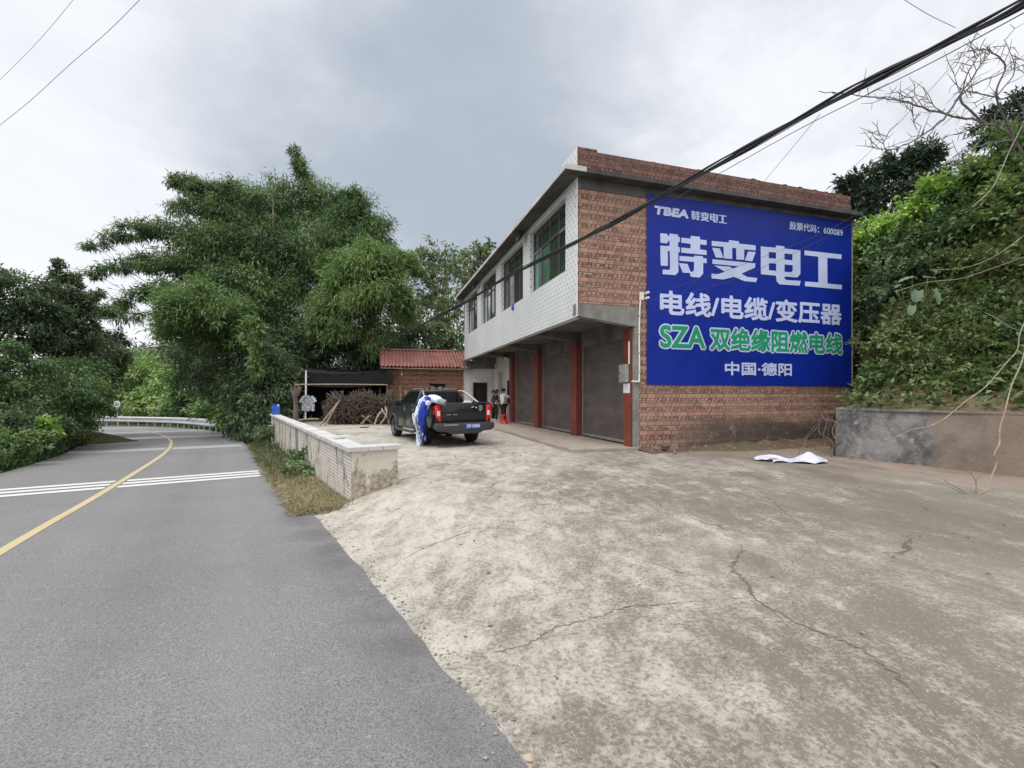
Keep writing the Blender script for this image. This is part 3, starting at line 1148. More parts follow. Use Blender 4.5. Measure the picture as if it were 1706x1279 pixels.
MB().box(.125, .149, 13.40, 13.44, 1.05, 1.2).build('handle', 'chrome', dr_)
b = MB()
b.box(-1.66, -1.17, 15.2, 15.4, 0, 3.1)
b.box(-1.17, -.30, 15.2, 15.4, 2.32, 3.1)
b.box(-.30, .12, 15.2, 15.4, 0, 3.1)
b.build('annex_wall', 'white_wall', house)
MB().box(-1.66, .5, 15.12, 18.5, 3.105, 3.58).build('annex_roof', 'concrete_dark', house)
adr = MB().box(-1.16, -.31, 15.30, 15.33, .1, 2.315).build('annex_door', 'dark_void', house)
f = MB()
f.box(-1.165, -1.12, 15.19, 15.29, .1, 2.31)
f.box(-.35, -.305, 15.19, 15.29, .1, 2.31)
f.box(-1.119, -.351, 15.19, 15.29, 2.26, 2.31)
f.build('door_frame', 'frame_metal', adr)

# raised pavement in front of the shutters
poly = [(XF - .08, .12), (.139, -.02), (.139, 15.19), (XF - .06, 15.19)]
pv = MB().prism(poly, 'z', -.1, .19)
pv.v = [tuple(hw(*p)) for p in pv.v]
tag(pv.build('shop_pavement', 'plinth', bevel=.02), kind='structure')

# earth and damp rubble along the foot of the brick wall
rows = []
for k in range(0, 31):
    x = .1 + k * .25
    r = []
    for yy in (.02, -.08, -.2, -.38, -.6, -.95):
        hgt = (.06 + .012 * k / 3) * smooth01(1 + (yy) / .9) * (.4 + 1.2 * rng.random())
        p = hw(x, yy, 0)
        r.append((p.x, p.y, .085 + hgt if yy > -.9 else .06))
    rows.append(r)
grid_mesh('wall_foot_earth', rows, 'soil')
b = MB()
for k in range(420):
    x_, yy = rng.uniform(.1, 7.4), -abs(rng.normal(0, .38)) - .04
    p = hw(x_, yy, 0)
    r_ = .012 + .055 * rng.random() ** 4
    z_ = .10 + .05 * smooth01(1 + yy / .8)
    a = rng.random() * 6.28
    v = [(p.x + r_ * 1.4 * math.cos(a + q), p.y + r_ * math.sin(a + q), z_ - .01 + (r_ * .25 if q % 2 else 0)) for q in (0, 1.57, 3.14, 4.71)] + [(p.x + r_ * .25, p.y, z_ + r_ * .9), (p.x - r_ * .3, p.y + .1 * r_, z_ + r_ * .75)]
    b.add(v, [(0, 1, 4), (1, 5, 4), (1, 2, 5), (2, 3, 5), (3, 4, 5), (3, 0, 4)])
MAT['rubble'] = plain('rubble', (.17, .125, .10), .9, .5, 12)
tag(b.build('wall_foot_rubble', 'rubble'), kind='stuff')

# ---------------------------------------------------------------- hut with the red tiled roof
hut = thing('brick_hut', 'low brick hut with a red tiled roof behind the pickup', 'hut', HB, HROT)
b = MB()
b.box(-5.95, -3.62, 15.4, 15.62, 0, 3.12)
b.box(-3.62, -2.70, 15.4, 15.62, 0, 1.98)
b.box(-3.62, -2.70, 15.4, 15.62, 2.24, 3.12)
b.box(-2.70, -1.665, 15.4, 15.62, 0, 3.12)
b.box(-5.95, -5.73, 15.62, 18.8, 0, 3.12)
b.build('wall', 'brick_hut', hut)
MB().box(-3.61, -2.71, 15.5, 15.52, 1.985, 2.235).build('window', 'dark_void', hut)
nx, ny = 180, 66
x0, x1, ye_, yr = -6.36, -1.18, 14.88, 17.05
ze, zr = 3.12, 4.22
rf = MB()
for j in range(ny + 1):
    tj = j / ny
    course = tj * 11
    step = (course - math.floor(course))
    for i in range(nx + 1):
        x = x0 + (x1 - x0) * i / nx
        ph = 2 * math.pi * (x - x0) / .20
        z = ze + (zr - ze) * tj + .045 * math.cos(ph) + .055 * (1 - step) - .02
        if x > -2.05:
            z -= .05
        rf.v.append((x, ye_ + (yr - ye_) * tj, z))
for j in range(ny):
    for i in range(nx):
        a = j * (nx + 1) + i
        rf.f.append((a, a + 1, a + nx + 2, a + nx + 1))
rf.build('roof', 'roof_tile', hut, smooth=True)
b = MB()
b.box(x0 + .02, x1 - .02, ye_ + .02, ye_ + .06, ze - .10, ze - .05)
b.prism([(ye_ + .07, ze - .09), (yr, zr - .09), (yr + 2.2, ze - .09)], 'x', x0 + .25, x0 + .29)
b.build('fascia', 'wood', hut)
MB().tube([(x0 - .03, yr, zr + .03), (-2.05, yr, zr + .03)], .075, 8).build('ridge', 'roof_tile', hut)
MB().tube([(-2.02, ye_ + .1, ze + .03), (-2.02, yr, zr + .0)], .07, 8).build('verge_tile', 'roof_tile', hut)
# back slope
MB().add([(x0, yr, zr - .03), (x1, yr, zr - .03), (x1, yr + 2.2, ze), (x0, yr + 2.2, ze)], [(0, 1, 2, 3)]).build('back_slope', 'roof_tile', hut)
b = MB().lathe([(.015, .1), (.03, .07), (.05, 0), (.045, -.04), (.01, -.07)], 10, (-5.2, 15.2, 2.72))
b.tube([(-5.2, 15.2, 2.82), (-5.2, 15.3, 3.02)], .008, 5)
b.build('bulb', 'white_paint', hut, smooth=True)
MB().tube([(-5.99, 15.33, 0), (-5.97, 15.33, 3.05)], .05, 6).build('corner_post', 'wood_pale', hut)

# boards leaning on the hut wall
for k in range(16):
    xx = -5.2 + k * .16 + rng.normal(0, .03)
    h_ = 1.6 + .5 * rng.random()
    p0, p1 = hw(xx, 14.9 + .1 * rng.random(), .1), hw(xx + rng.normal(0, .08), 15.36, h_ + .1)
    b = MB()
    ax = (p1 - p0).normalized()
    sx = Vector((.957, .291, 0))
    rt = Matrix((sx, ax.cross(sx).normalized(), ax)).transposed()
    b.obox((p0 + p1) / 2, (.11, .025, (p1 - p0).length), rt)
    tag(b.build('leaning_board', 'wood_pale' if k % 3 else 'wood'), 'weathered timber board leaning upright against the brick hut wall', 'board', 'boards leaning on the hut')

GLYPHS = [[[0.77,5.985],[0.991,5.989],[1.003,5.941],[1.054,5.941],[1.064,6.008],[1.333,6.008],[1.337,5.946],[1.395,5.943],[1.395,5.803],[1.337,5.801],[1.337,5.662],[1.395,5.661],[1.395,5.523],[1.343,5.523],[1.349,4.975],[1.246,4.882],[0.845,4.878],[0.845,5.004],[1.045,5.008],[1.079,5.052],[1.068,5.522],[1.007,5.52],[1.01,5.112],[0.783,5.106],[0.77,5.647],[1.026,5.66],[1.068,5.689],[1.06,5.8],[1.01,5.795],[0.997,5.731],[0.779,5.726]],[[1.44,5.931],[1.743,5.937],[1.743,6.012],[2.052,6.018],[2.058,5.944],[2.279,5.944],[2.279,5.809],[2.058,5.805],[2.058,5.664],[2.279,5.663],[2.279,5.528],[1.44,5.519],[1.44,5.659],[1.743,5.663],[1.743,5.796],[1.44,5.791]],[[1.382,5.423],[1.862,5.433],[1.862,5.474],[2.158,5.484],[2.158,5.434],[2.279,5.433],[2.279,5.298],[2.162,5.295],[2.162,4.989],[2.042,4.876],[1.753,4.874],[1.714,4.979],[1.488,4.97],[1.362,5.223],[1.645,5.223],[1.743,5.015],[1.813,5.02],[1.858,5.082],[1.858,5.299],[1.382,5.288]],[[2.451,5.944],[3.044,5.957],[3.044,6.026],[3.399,6.027],[3.399,5.961],[3.999,5.964],[3.999,5.818],[3.585,5.811],[3.585,5.508],[3.308,5.492],[3.293,5.818],[3.16,5.814],[3.16,5.493],[2.867,5.488],[2.857,5.811],[2.451,5.803]],[[2.466,5.753],[2.733,5.756],[2.857,5.495],[2.588,5.489]],[[3.725,5.763],[3.999,5.771],[3.877,5.49],[3.607,5.492]],[[2.476,5.428],[3.986,5.438],[3.975,5.314],[3.489,5.102],[3.682,5.021],[4.064,5.014],[4.01,4.889],[3.585,4.893],[3.223,4.986],[2.857,4.882],[2.445,4.885],[2.445,5.015],[2.671,5.021],[2.909,5.107],[2.537,5.256],[3.065,5.265],[3.192,5.224],[3.403,5.302],[2.476,5.298]],[[4.184,5.954],[4.749,5.969],[4.749,6.04],[5.076,6.039],[5.076,5.977],[5.694,5.981],[5.694,5.264],[5.57,5.146],[5.076,5.135],[5.083,5.073],[5.152,5.039],[5.71,5.051],[5.652,4.902],[4.889,4.889],[4.787,4.962],[4.753,5.137],[4.191,5.138]],[[4.484,5.82],[4.753,5.827],[4.753,5.644],[4.484,5.638]],[[5.076,5.828],[5.383,5.831],[5.383,5.651],[5.076,5.645]],[[4.488,5.488],[4.758,5.497],[4.758,5.283],[4.488,5.279]],[[5.076,5.499],[5.39,5.502],[5.39,5.339],[5.337,5.286],[5.076,5.278]],[[5.852,5.995],[7.368,6.005],[7.36,5.86],[6.77,5.849],[6.782,5.048],[7.385,5.048],[7.375,4.907],[5.869,4.904],[5.876,5.045],[6.41,5.058],[6.403,5.853],[5.852,5.85]]]

# ---------------------------------------------------------------- the advertising banner on the side wall
ban = thing('advertising_banner', 'huge blue advertising banner with white and green lettering on the brick wall', 'banner', HB, HROT)
BX0, BX1, BZ0, BZ1 = .355, 7.80, 1.86, 6.98


def ripple(x, z):
    return -.035 + .004 * math.sin(x * 2.1 + z * 1.7) * math.sin(z * 1.1 + 1) + .002 * math.sin(x * 5.3 - z * 3.1)


b = MB()
nx, nz = 90, 62
for j in range(nz + 1):
    for i in range(nx + 1):
        x, z = BX0 + (BX1 - BX0) * i / nx, BZ0 + (BZ1 - BZ0) * j / nz
        if i == 0:
            x += .006 * math.sin(z * 4) + .004 * math.sin(z * 11)
        if j in (0, nz):
            z += .005 * math.sin(x * 3) + (.07 * (x / 7.8) if j == nz else 0)
        b.v.append((x, ripple(x, z), z))
for j in range(nz):
    for i in range(nx):
        a = j * (nx + 1) + i
        b.f.append((a, a + 1, a + nx + 2, a + nx + 1))
b.build('sheet', 'banner_blue', ban, smooth=True)
b = MB()
b.tube([(BX1 + .03, -.03, BZ0 - .02), (BX1 + .03, -.03, BZ1 + .06)], .022, 6)
b.build('edge_pole', 'bark_pale', ban)


def flat_mesh(curve):
    o = bpy.data.objects.new('tmp', curve)
    COL.objects.link(o)
    dg = bpy.context.evaluated_depsgraph_get()
    dg.update()
    me = bpy.data.meshes.new_from_object(o.evaluated_get(dg))
    bpy.data.objects.remove(o)
    return me


def place_flat(me, name, mat, x0, x1, z0, z1, off, parent, M=None, exact=True, yfun=None):
    co = np.empty(len(me.vertices) * 3)
    me.vertices.foreach_get('co', co)
    co = co.reshape(-1, 3)
    lo, hi = co.min(0), co.max(0)
    sx = (x1 - x0) / (hi[0] - lo[0])
    sz = (z1 - z0) / (hi[1] - lo[1])
    out = np.empty_like(co)
    out[:, 0] = x0 + (co[:, 0] - lo[0]) * sx
    out[:, 2] = z0 + (co[:, 1] - lo[1]) * sz
    out[:, 1] = off
    if M is not None:
        out = np.array([tuple(M @ Vector(p)) for p in out])
    me.vertices.foreach_set('co', out.ravel())
    me.update()
    me.materials.clear()
    me.materials.append(MAT[mat])
    o = bpy.data.objects.new(name, me)
    COL.objects.link(o)
    o.parent = parent
    return o


def text_mesh(body, bold=.0, spacing=1.0, shear=0.0):
    c = bpy.data.curves.new('t', 'FONT')
    c.body = body
    c.offset = bold
    c.space_character = spacing
    c.shear = shear
    c.fill_mode = 'FRONT'
    return flat_mesh(c)


def embolden(o, r, n=10):
    """thicken flat lettering by overlaying shifted copies, each a hair in front of the last"""
    me = o.data
    co = np.empty(len(me.vertices) * 3)
    me.vertices.foreach_get('co', co)
    co = co.reshape(-1, 3)
    fs = [tuple(p.vertices) for p in me.polygons]
    V, F = [], []
    for k in range(n + 1):
        a = 2 * math.pi * k / n
        q = co + np.array([r * math.cos(a), -.00025 * k, r * math.sin(a)] if k < n else [0, -.00025 * k, 0])
        F += [tuple(i + len(V) for i in f) for f in fs]
        V += [tuple(p) for p in q]
    m2 = bpy.data.meshes.new(me.name)
    m2.from_pydata(V, [], F)
    m2.materials.append(me.materials[0])
    o.data = m2
    return o


def lettering(body, mat, x0, x1, z0, z1, off=-.0425, bold=.02, parent=None, spacing=1.0, shear=0.0, M=None):
    o = place_flat(text_mesh(body, 0, spacing, shear), 'lettering', mat, x0 + bold, x1 - bold, z0 + bold, z1 - bold, off, parent or ban, M)
    return embolden(o, bold)


def logo_mesh():
    c = bpy.data.curves.new('g', 'CURVE')
    c.dimensions = '2D'
    c.fill_mode = 'FRONT'
    for poly in GLYPHS:
        sp = c.splines.new('POLY')
        sp.points.add(len(poly) - 1)
        for p, q in zip(sp.points, poly):
            p.co = (q[0], q[1], 0, 1)
        sp.use_cyclic_u = True
    return flat_mesh(c)


place_flat(logo_mesh(), 'lettering', 'banner_white', .77, 7.385, 4.86, 6.02, -.0425, ban)
place_flat(logo_mesh(), 'lettering', 'banner_white', 1.773, 2.97, 6.455, 6.70, -.0425, ban)
lettering('TBEA', 'banner_white', .587, 1.676, 6.455, 6.70, bold=.022, shear=.12)
lettering('股票代码：600089', 'banner_white', 5.263, 7.42, 6.55, 6.79, bold=.006)
lettering('电线/电缆/变压器', 'banner_white', .756, 7.371, 3.76, 4.44, bold=.024)
for mat, bo, off, gx in (('banner_white', .064, -.0425, .042), ('banner_green', .022, -.0465, 0.0)):
    lettering('SZA', mat, .76 - gx, 2.235 + gx, 2.87 - gx, 3.49 + gx, off=off, bold=bo)
    lettering('双绝缘阻燃电线', mat, 2.39 - gx, 7.40 + gx, 2.85 - gx, 3.51 + gx, off=off, bold=bo)
lettering('中国·德阳', 'banner_white', 2.904, 5.358, 2.15, 2.54, bold=.013)

# ---------------------------------------------------------------- small fittings of the house
mb = thing('electric_meter_box', 'small grey steel meter box on the red corner pillar above a white notice', 'meter box', HB, HROT)
MB().box(-.17, -.065, .16, .52, 1.93, 2.42).build('box', 'grey_box', mb, bevel=.012)
MB().box(-.178, -.171, .20, .48, 1.97, 2.38).build('door', 'grey_box', mb)
MB().lathe([(.03, -.195), (.03, -.18), (.02, -.179)], 10, (0, .42, 2.2), 'x').build('lock', 'chrome', mb)
nt = MB().box(-.075, -.064, .12, .44, 1.64, 1.90).build('notice_plate', 'white_paint', None, loc=HB)
nt.rotation_euler = (0, 0, HROT)
tag(nt, 'blank white notice plate on the red pillar under the meter box', 'notice')
cd = thing('cable_conduit', 'white plastic conduit running down the house corner from the insulators', 'conduit', HB, HROT)
MB().tube(catmull([(.20, -.03, 4.27), (.15, -.035, 4.0), (.125, -.035, 3.4), (.13, -.03, 2.6), (.125, -.03, 2.0), (.10, -.035, 1.945), (-.10, -.03, 1.95)], 5), .022, 7).build('pipe', 'white_pipe', cd, smooth=True)
MB().box(.14, .26, -.06, -.002, 4.12, 4.33).build('junction_box', 'white_pipe', cd, bevel=.008)
MB().tube([(-.085, .13, 2.42), (-.085, .13, 3.0), (-.08, .13, 3.03)], .02, 7).build('riser', 'white_pipe', cd, smooth=True)
for k in range(4):
    z = 2.2 + k * .5
    MB().box(.10, .16, -.06, -.003, z, z + .02).build('clip', 'galv', cd)
for k, (zz_, nm) in enumerate(((4.30, 'upper white porcelain insulator on the bracket beside the banner edge'), (4.16, 'lower white porcelain insulator on the bracket beside the banner edge'))):
    o = MB().lathe([(.012, -.22), (.03, -.21), (.035, -.17), (.022, -.16), (.035, -.14), (.035, -.1), (.015, -.09), (.012, -.0)], 10, (.30, 0, zz_), 'y').build('insulator', 'white_pipe', None, True, loc=HB)
    o.rotation_euler = (0, 0, HROT)
    tag(o, nm, 'insulator', 'wall insulators')
for y_, lab in ((4.05, 'black floodlight under the eaves beside the nearest upstairs window'), (11.3, 'black floodlight under the eaves near the far upstairs window')):
    fl = thing('floodlight', lab, 'floodlight', hw(XF - .22, y_, 6.98), HROT, 'floodlights under the eaves')
    MB().obox((0, 0, 0), (.12, .34, .24), Matrix.Rotation(R(25), 3, 'Y')).build('housing', 'black_plastic', fl, bevel=.02)
    MB().obox((-.06, 0, -.03), (.01, .29, .19), Matrix.Rotation(R(25), 3, 'Y')).build('lens', 'pale_metal', fl)
    MB().tube([(.02, 0, .08), (.03, 0, .18)], .018, 6).build('bracket', 'black_plastic', fl)
cc = thing('security_camera', 'small white dome camera with black housing under the overhang', 'camera', hw(-.32, 11.2, 3.45), HROT)
MB().lathe([(.02, .18), (.05, .16), (.06, .08), (.05, .02)], 12).build('bracket', 'black_plastic', cc, True)
MB().lathe([(.075, .02), (.085, -.02), (.07, -.08), (.03, -.11)], 12).build('dome', 'white_paint', cc, True)
MB().box(-.16, .16, -.03, .03, .10, .15).build('arm', 'black_plastic', cc)
b = MB()
for j in range(9):
    for i in range(5):
        b.v.append((XF - .02 - .012 * math.sin(i * 1.9) - .03 * math.sin(math.pi * j / 8), 5.5 + .3 * (i / 4 - .5) * (1 - .35 * j / 8) * (.7 + .3 * math.cos(j)), 5.0 - .032 * j))
for j in range(8):
    for i in range(4):
        b.f.append((j * 5 + i, j * 5 + i + 1, j * 5 + i + 6, j * 5 + i + 5))
o = b.build('hanging_cloth', 'blue_plastic', None, True, loc=HB)
o.rotation_euler = (0, 0, HROT)
tag(o, 'small blue cloth hanging over an upstairs window sill', 'cloth')

# ---------------------------------------------------------------- boundary wall
x, y = tu(T_WALL, U_WALL)
BROT = math.atan2(ED.y, ED.x) - math.pi / 2         # local y runs along the wall away from the camera, local x to the right
bw = thing('boundary_wall', 'grimy whitewashed wall with pale tiled coping between road and yard', 'wall', (x, y, 0), BROT)
LW = T_FAR - T_WALL
ZT = .68
MB().box(0, .20, 0, LW, -1.1, ZT).build('road_side', 'boundary', bw)
MB().box(.202, .76, -.004, .20, -.6, ZT).build('return_end', 'peeling', bw)
MB().box(.004, .204, -.010, -.001, -.6, ZT).build('end_render', 'peeling', bw)
b = MB()
k = 0
yy = -.05
while yy < LW:
    ln = 1.0 if k else .9
    b.box(-.055, .255, yy, min(yy + ln - .008, LW), ZT + .002 * (k % 2), ZT + .075 + .002 * (k % 2))
    yy += ln
    k += 1
b.box(.259, .50, -.05, .26, ZT + .001, ZT + .076)
b.box(.506, .80, -.05, .26, ZT + .0, ZT + .075)
b.build('coping', 'coping', bw, bevel=.006)
o = MB().add([(0, 0, 0), (.42, .03, .02), (.4, .32, .015), (.02, .28, 0), (.02, .02, .035), (.40, .05, .05), (.38, .30, .05), (.04, .26, .03)],
             [(0, 3, 2, 1), (4, 5, 6, 7), (0, 1, 5, 4), (1, 2, 6, 5), (2, 3, 7, 6), (3, 0, 4, 7)]).build('loose_slab', 'coping', None, loc=(x, y, ZT + .08))
o.location = bw.matrix_basis @ Vector((.02, 1.45, ZT + .082))
o.rotation_euler = (0, 0, BROT + .2)
tag(o, 'broken loose coping slab lying on top of the boundary wall', 'slab')

# blue can on the far end of the wall
q = bw.matrix_basis @ Vector((.1, LW - .9, ZT + .08))
can = thing('plastic_can', 'blue plastic jerry can standing on the far end of the boundary wall', 'can', q, .5)
MB().box(-.16, .16, -.10, .10, 0, .36).build('body', 'blue_plastic', can, bevel=.04)
MB().lathe([(.035, .36), (.035, .42), (.03, .43)], 10, (.09, 0, 0)).build('cap', 'white_paint', can)
MB().tube([(-.12, 0, .35), (-.11, 0, .43), (.02, 0, .43), (.03, 0, .35)], .016, 6).build('handle', 'blue_plastic', can)

# ---------------------------------------------------------------- retaining wall and hillside on the right
RW0 = Vector((7.84, 10.92))
RW1 = Vector((9.41, 8.27))
rd = (RW1 - RW0).normalized()
rrot = math.atan2(rd.y, rd.x) - math.pi / 2
rw = thing('retaining_wall', 'low retaining wall of blackened grey and bare brown render below the hillside', 'wall', (RW0.x, RW0.y, 0), rrot)
rn = Vector((-rd.y, rd.x))            # local -x ... +x points to the camera side or the hill
b = MB()
LR = 9.0
ny_, nz_ = 60, 8
for j in range(nz_ + 1):
    for i in range(ny_ + 1):
        yy = LR * i / ny_
        z = -.1 + 1.38 * j / nz_
        if j == nz_:
            z += .015 * math.sin(yy * 5) + .012 * math.sin(yy * 13) - .03 * (yy / LR)
        b.v.append((.02 * math.sin(yy * 2.3 + z) - .05 * (z / 1.3), yy, z))
for j in range(nz_):
    for i in range(ny_):
        a = j * (ny_ + 1) + i
        b.f.append((a, a + 1, a + ny_ + 2, a + ny_ + 1))
for j in range(2):
    pass
base = len(b.v)
for i in range(ny_ + 1):
    yy = LR * i / ny_
    b.v.append((.30 if (Matrix.Rotation(rrot, 2) @ Vector((1, 0))).dot(Vector((.86, .51))) > 0 else -.30, yy, 1.25))
for i in range(ny_):
    a = nz_ * (ny_ + 1) + i
    b.f.append((a, a + 1, base + i + 1, base + i))
b.build('render_face', 'retaining', rw, smooth=True)
# the stub that turns back to the house, with exposed brick and earth
p0 = Vector((RW0.x, RW0.y, 0))
p1 = hw(6.75, -.25, 0)
b = MB()
m = 10
for j in range(7):
    z = -.05 + 1.3 * j / 6
    for i in range(m + 1):
        k = i / m
        q = p0.lerp(p1, k)
        q.x += .05 * math.sin(i * 2.1 + j) + .10 * (z / 1.3)
        q.y += .05 * math.sin(j * 1.7 + i) + .05
        b.v.append((q.x - RW0.x, q.y - RW0.y, z * (1 - .25 * k)))
for j in range(6):
    for i in range(m):
        a = j * (m + 1) + i
        b.f.append((a, a + 1, a + m + 2, a + m + 1))
o = b.build('stub_wall', 'bank_soil', rw, smooth=True)
o.matrix_local = Matrix.Rotation(-rrot, 4, 'Z')

HN = Vector((-rd.y, rd.x))
if HN.dot(Vector((.86, .51))) < 0:
    HN = -HN


def hill_edge(s):
    """how far behind the line of the retaining wall the foot of the bank lies: beyond the wall's left end it runs back to the house corner and along the house"""
    if s >= 0:
        return 0.0
    if s > -1.42:
        return 4.25 * (-s / 1.42)
    return 4.25 + .25 * (-s - 1.42)


def hill_z(x, y):
    v = Vector((x, y)) - RW0
    s, dd = v.dot(rd), v.dot(HN)
    e = hill_edge(s)
    n = .35 * math.sin(x * .9 + y * .6) + .22 * math.sin(x * 2.1 - y * 1.7)
    d0 = dd - e
    de = dd - .72 * e
    if d0 < .25:
        return 1.22 + .1 * max(d0, 0)
    h = 1.25 + .25 * min(de, 1.0) + 5.9 * smooth01((de - .6) / 5.2) + .22 * max(0, de - 4.6)
    h = 1.25 + (h - 1.25) * smooth01(d0 / 1.5)
    return h + n * smooth01(d0 / 2)


rows = []
for dd in [.02] + list(np.arange(.15, 8, .3)) + list(np.arange(8, 40, 2.5)):
    r = []
    for s in list(np.arange(-26, -4, 2.0)) + list(np.arange(-4, -1.42, .4)) + [-1.42, -1.2, -1.0, -.8, -.6, -.4, -.2] + list(np.arange(0, 9.6, .4)) + [12, 16, 22]:
        q = RW0 + rd * s + HN * (dd + hill_edge(s))
        r.append((q.x, q.y, hill_z(q.x, q.y)))
    rows.append(r)
grid_mesh('hillside', rows, 'bank_soil')

# crumpled white sheet on the ground, rocks and litter
sh = MB()
c0 = Vector((6.42, 9.95, 0))
nx, ny = 26, 14
for j in range(ny + 1):
    for i in range(nx + 1):
        a, c_ = i / nx, j / ny
        xx = -.85 + 1.22 * a + .12 * math.sin(c_ * 5)
        yy = -.3 + .5 * c_ + .10 * math.sin(a * 7)
        z = .012 + .035 * abs(math.sin(a * 9 + c_ * 4)) + .02 * abs(math.sin(c_ * 11))
        z += .20 * max(0, 1 - abs(a - .83) / .2) * max(0, 1 - abs(c_ - .65) / .5) * (.75 + .25 * math.sin(a * 31 + c_ * 9))
        z += .10 * max(0, 1 - abs(a - .3) / .3) * max(0, 1 - abs(c_ - .95) / .25)
        q = c0 + Vector((xx, yy, 0))
        sh.v.append((q.x, q.y, z_yard(q.x, q.y) + z))
for j in range(ny):
    for i in range(nx):
        if j in (7, 8) and 4 <= i <= 13:
            continue
        a = j * (nx + 1) + i
        sh.f.append((a, a + 1, a + nx + 2, a + nx + 1))
tag(sh.build('crumpled_sheet', 'sheet_white', None, True), 'crumpled sheet of white vinyl lying on the yard before the brick wall', 'sheet')


def rock(px, py, Y, r, label, mat='concrete_dark', flat=.6, name='stone'):
    c = at(px, py, Y)
    b = MB()
    bm = bmesh.new()
    bmesh.ops.create_icosphere(bm, subdivisions=3, radius=1)
    for v in bm.verts:
        p = v.co
        k = 1 + .22 * math.sin(p.x * 3.1 + px) + .18 * math.sin(p.y * 4.3 + py) + .12 * math.sin(p.z * 6 + px * .3)
        v.co = Vector((p.x * k * 1.3, p.y * k, p.z * k * flat)) * r
    b.v = [tuple(c + v.co) for v in bm.verts]
    b.f = [tuple(v.index for v in f.verts) for f in bm.faces]
    bm.free()
    return tag(b.build(name, mat, None, False), label, 'stone')


rock(1640, 668, 9.8, .38, 'big brown boulder on the bank above the retaining wall', 'bank_soil')
rock(1108, 744, 11.8, .10, 'single fallen brick lump at the foot of the brick wall', 'soil')
rock(880, 1262, 1.9, .018, 'tiny pale pebble at the edge of the asphalt', 'wood_pale')
# roots hanging off the stub of the wall
rt_ = thing('old_roots', 'tangle of dead roots hanging at the end of the retaining wall', 'roots', (RW0.x, RW0.y, 0))
for k in range(9):
    pts = [at(1385 - 6 * rng.random() - 2 * k, 690 + 8 * rng.random(), 11.2)]
    for j in range(5):
        l = pts[-1]
        pts.append(l + Vector((rng.normal(-.05, .09), rng.normal(-.05, .10), -.17 + rng.normal(0, .06))))
    MB().tube([p - Vector((RW0.x, RW0.y, 0)) for p in catmull(pts, 3) if p.z > .08], .005 + .009 * rng.random(), 5).build('root', 'bark', rt_, True)


# ---------------------------------------------------------------- pickup truck
TR = math.atan2(.86, -.51) - math.pi / 2
TL = Vector((-1.95, 13.95, .10))
truck = thing('pickup_truck', 'dark grey double cab pickup truck parked in the yard with its tailgate facing', 'pickup truck', TL, TR)
truck.scale = (.945,) * 3
TM = Matrix.Translation(TL) @ Matrix.Rotation(TR, 4, 'Z') @ Matrix.Scale(.945, 4)


def arch(cy, r, a0=0, a1=180, n=12, cz=.38):
    return [(cy + r * math.cos(R(a)), cz + r * math.sin(R(a))) for a in np.linspace(a0, a1, n)]


# cab lower body and bonnet
sil = [(.60, .42), (2.68, .42)] + [p for p in reversed(arch(3.2, .47))] + [(3.72, .42), (4.06, .46), (4.13, .62), (4.12, .88), (4.02, 1.04), (3.6, 1.14), (2.9, 1.21), (2.6, 1.255), (.60, 1.27)]
b = MB().prism(sil, 'x', -.915, .915)
b.build('body', 'paint', truck, smooth=True, bevel=.045, seg=3)
# load bed
bed = MB()
sideo = [(-1.10, .56)] + [p for p in arch(0, .47, 180, 0)] + [(.585, .56), (.585, 1.30), (-1.10, 1.315)]
sideo[1:1] = [(-.5, .56)]
sd_ = [(-1.10, .56)] + list(arch(0, .47, 157, 23)) + [(.585, .56), (.585, 1.30), (-1.10, 1.315)]
for s in (-1, 1):
    MB().prism(sd_, 'x', s * .855, s * .925).build('bed_side', 'paint', truck, smooth=True, bevel=.025)
b = MB()
b.box(-.853, .853, -1.08, .58, .78, .82)
b.box(-.853, .853, .52, .585, .825, 1.28)
for s in (-1, 1):
    b.box(s * .852 - (.22 if s > 0 else 0), s * .852 + (.22 if s < 0 else 0), -.42, .42, .825, 1.0)
b.build('bed_floor', 'trim', truck)
b = MB()
for s in (-1, 1):
    b.box(s * .89 - .05, s * .89 + .05, -1.09, .57, 1.318, 1.34)
b.build('bed_rail', 'black_plastic', truck, bevel=.01)
tg = MB().prism([(-1.155, .74), (-1.165, 1.0), (-1.175, 1.02), (-1.165, 1.29), (-1.15, 1.325), (-1.095, 1.325), (-1.09, .74)], 'x', -.745, .745)
tgo = tg.build('tailgate', 'paint', truck, smooth=True, bevel=.012)
MB().box(-.16, .16, -1.182, -1.170, 1.13, 1.20).build('handle', 'black_plastic', tgo, bevel=.008)
MB().box(-.74, .74, -1.14, -1.08, 1.327, 1.345).build('top_cap', 'trim', tgo, bevel=.006)
e = MB().prism([(.50, 1.11), (.50, 1.24), (.56, 1.25), (.62, 1.24), (.62, 1.11), (.56, 1.06)], 'y', -1.188, -1.172).build('emblem', 'chrome', tgo, bevel=.005)
for k in range(6):
    xx = -.58 + k * .05 + (.06 if k > 2 else 0)
    MB().box(xx, xx + .036, -1.182, -1.171, .965, .995).build('badge_letter', 'chrome', tgo)
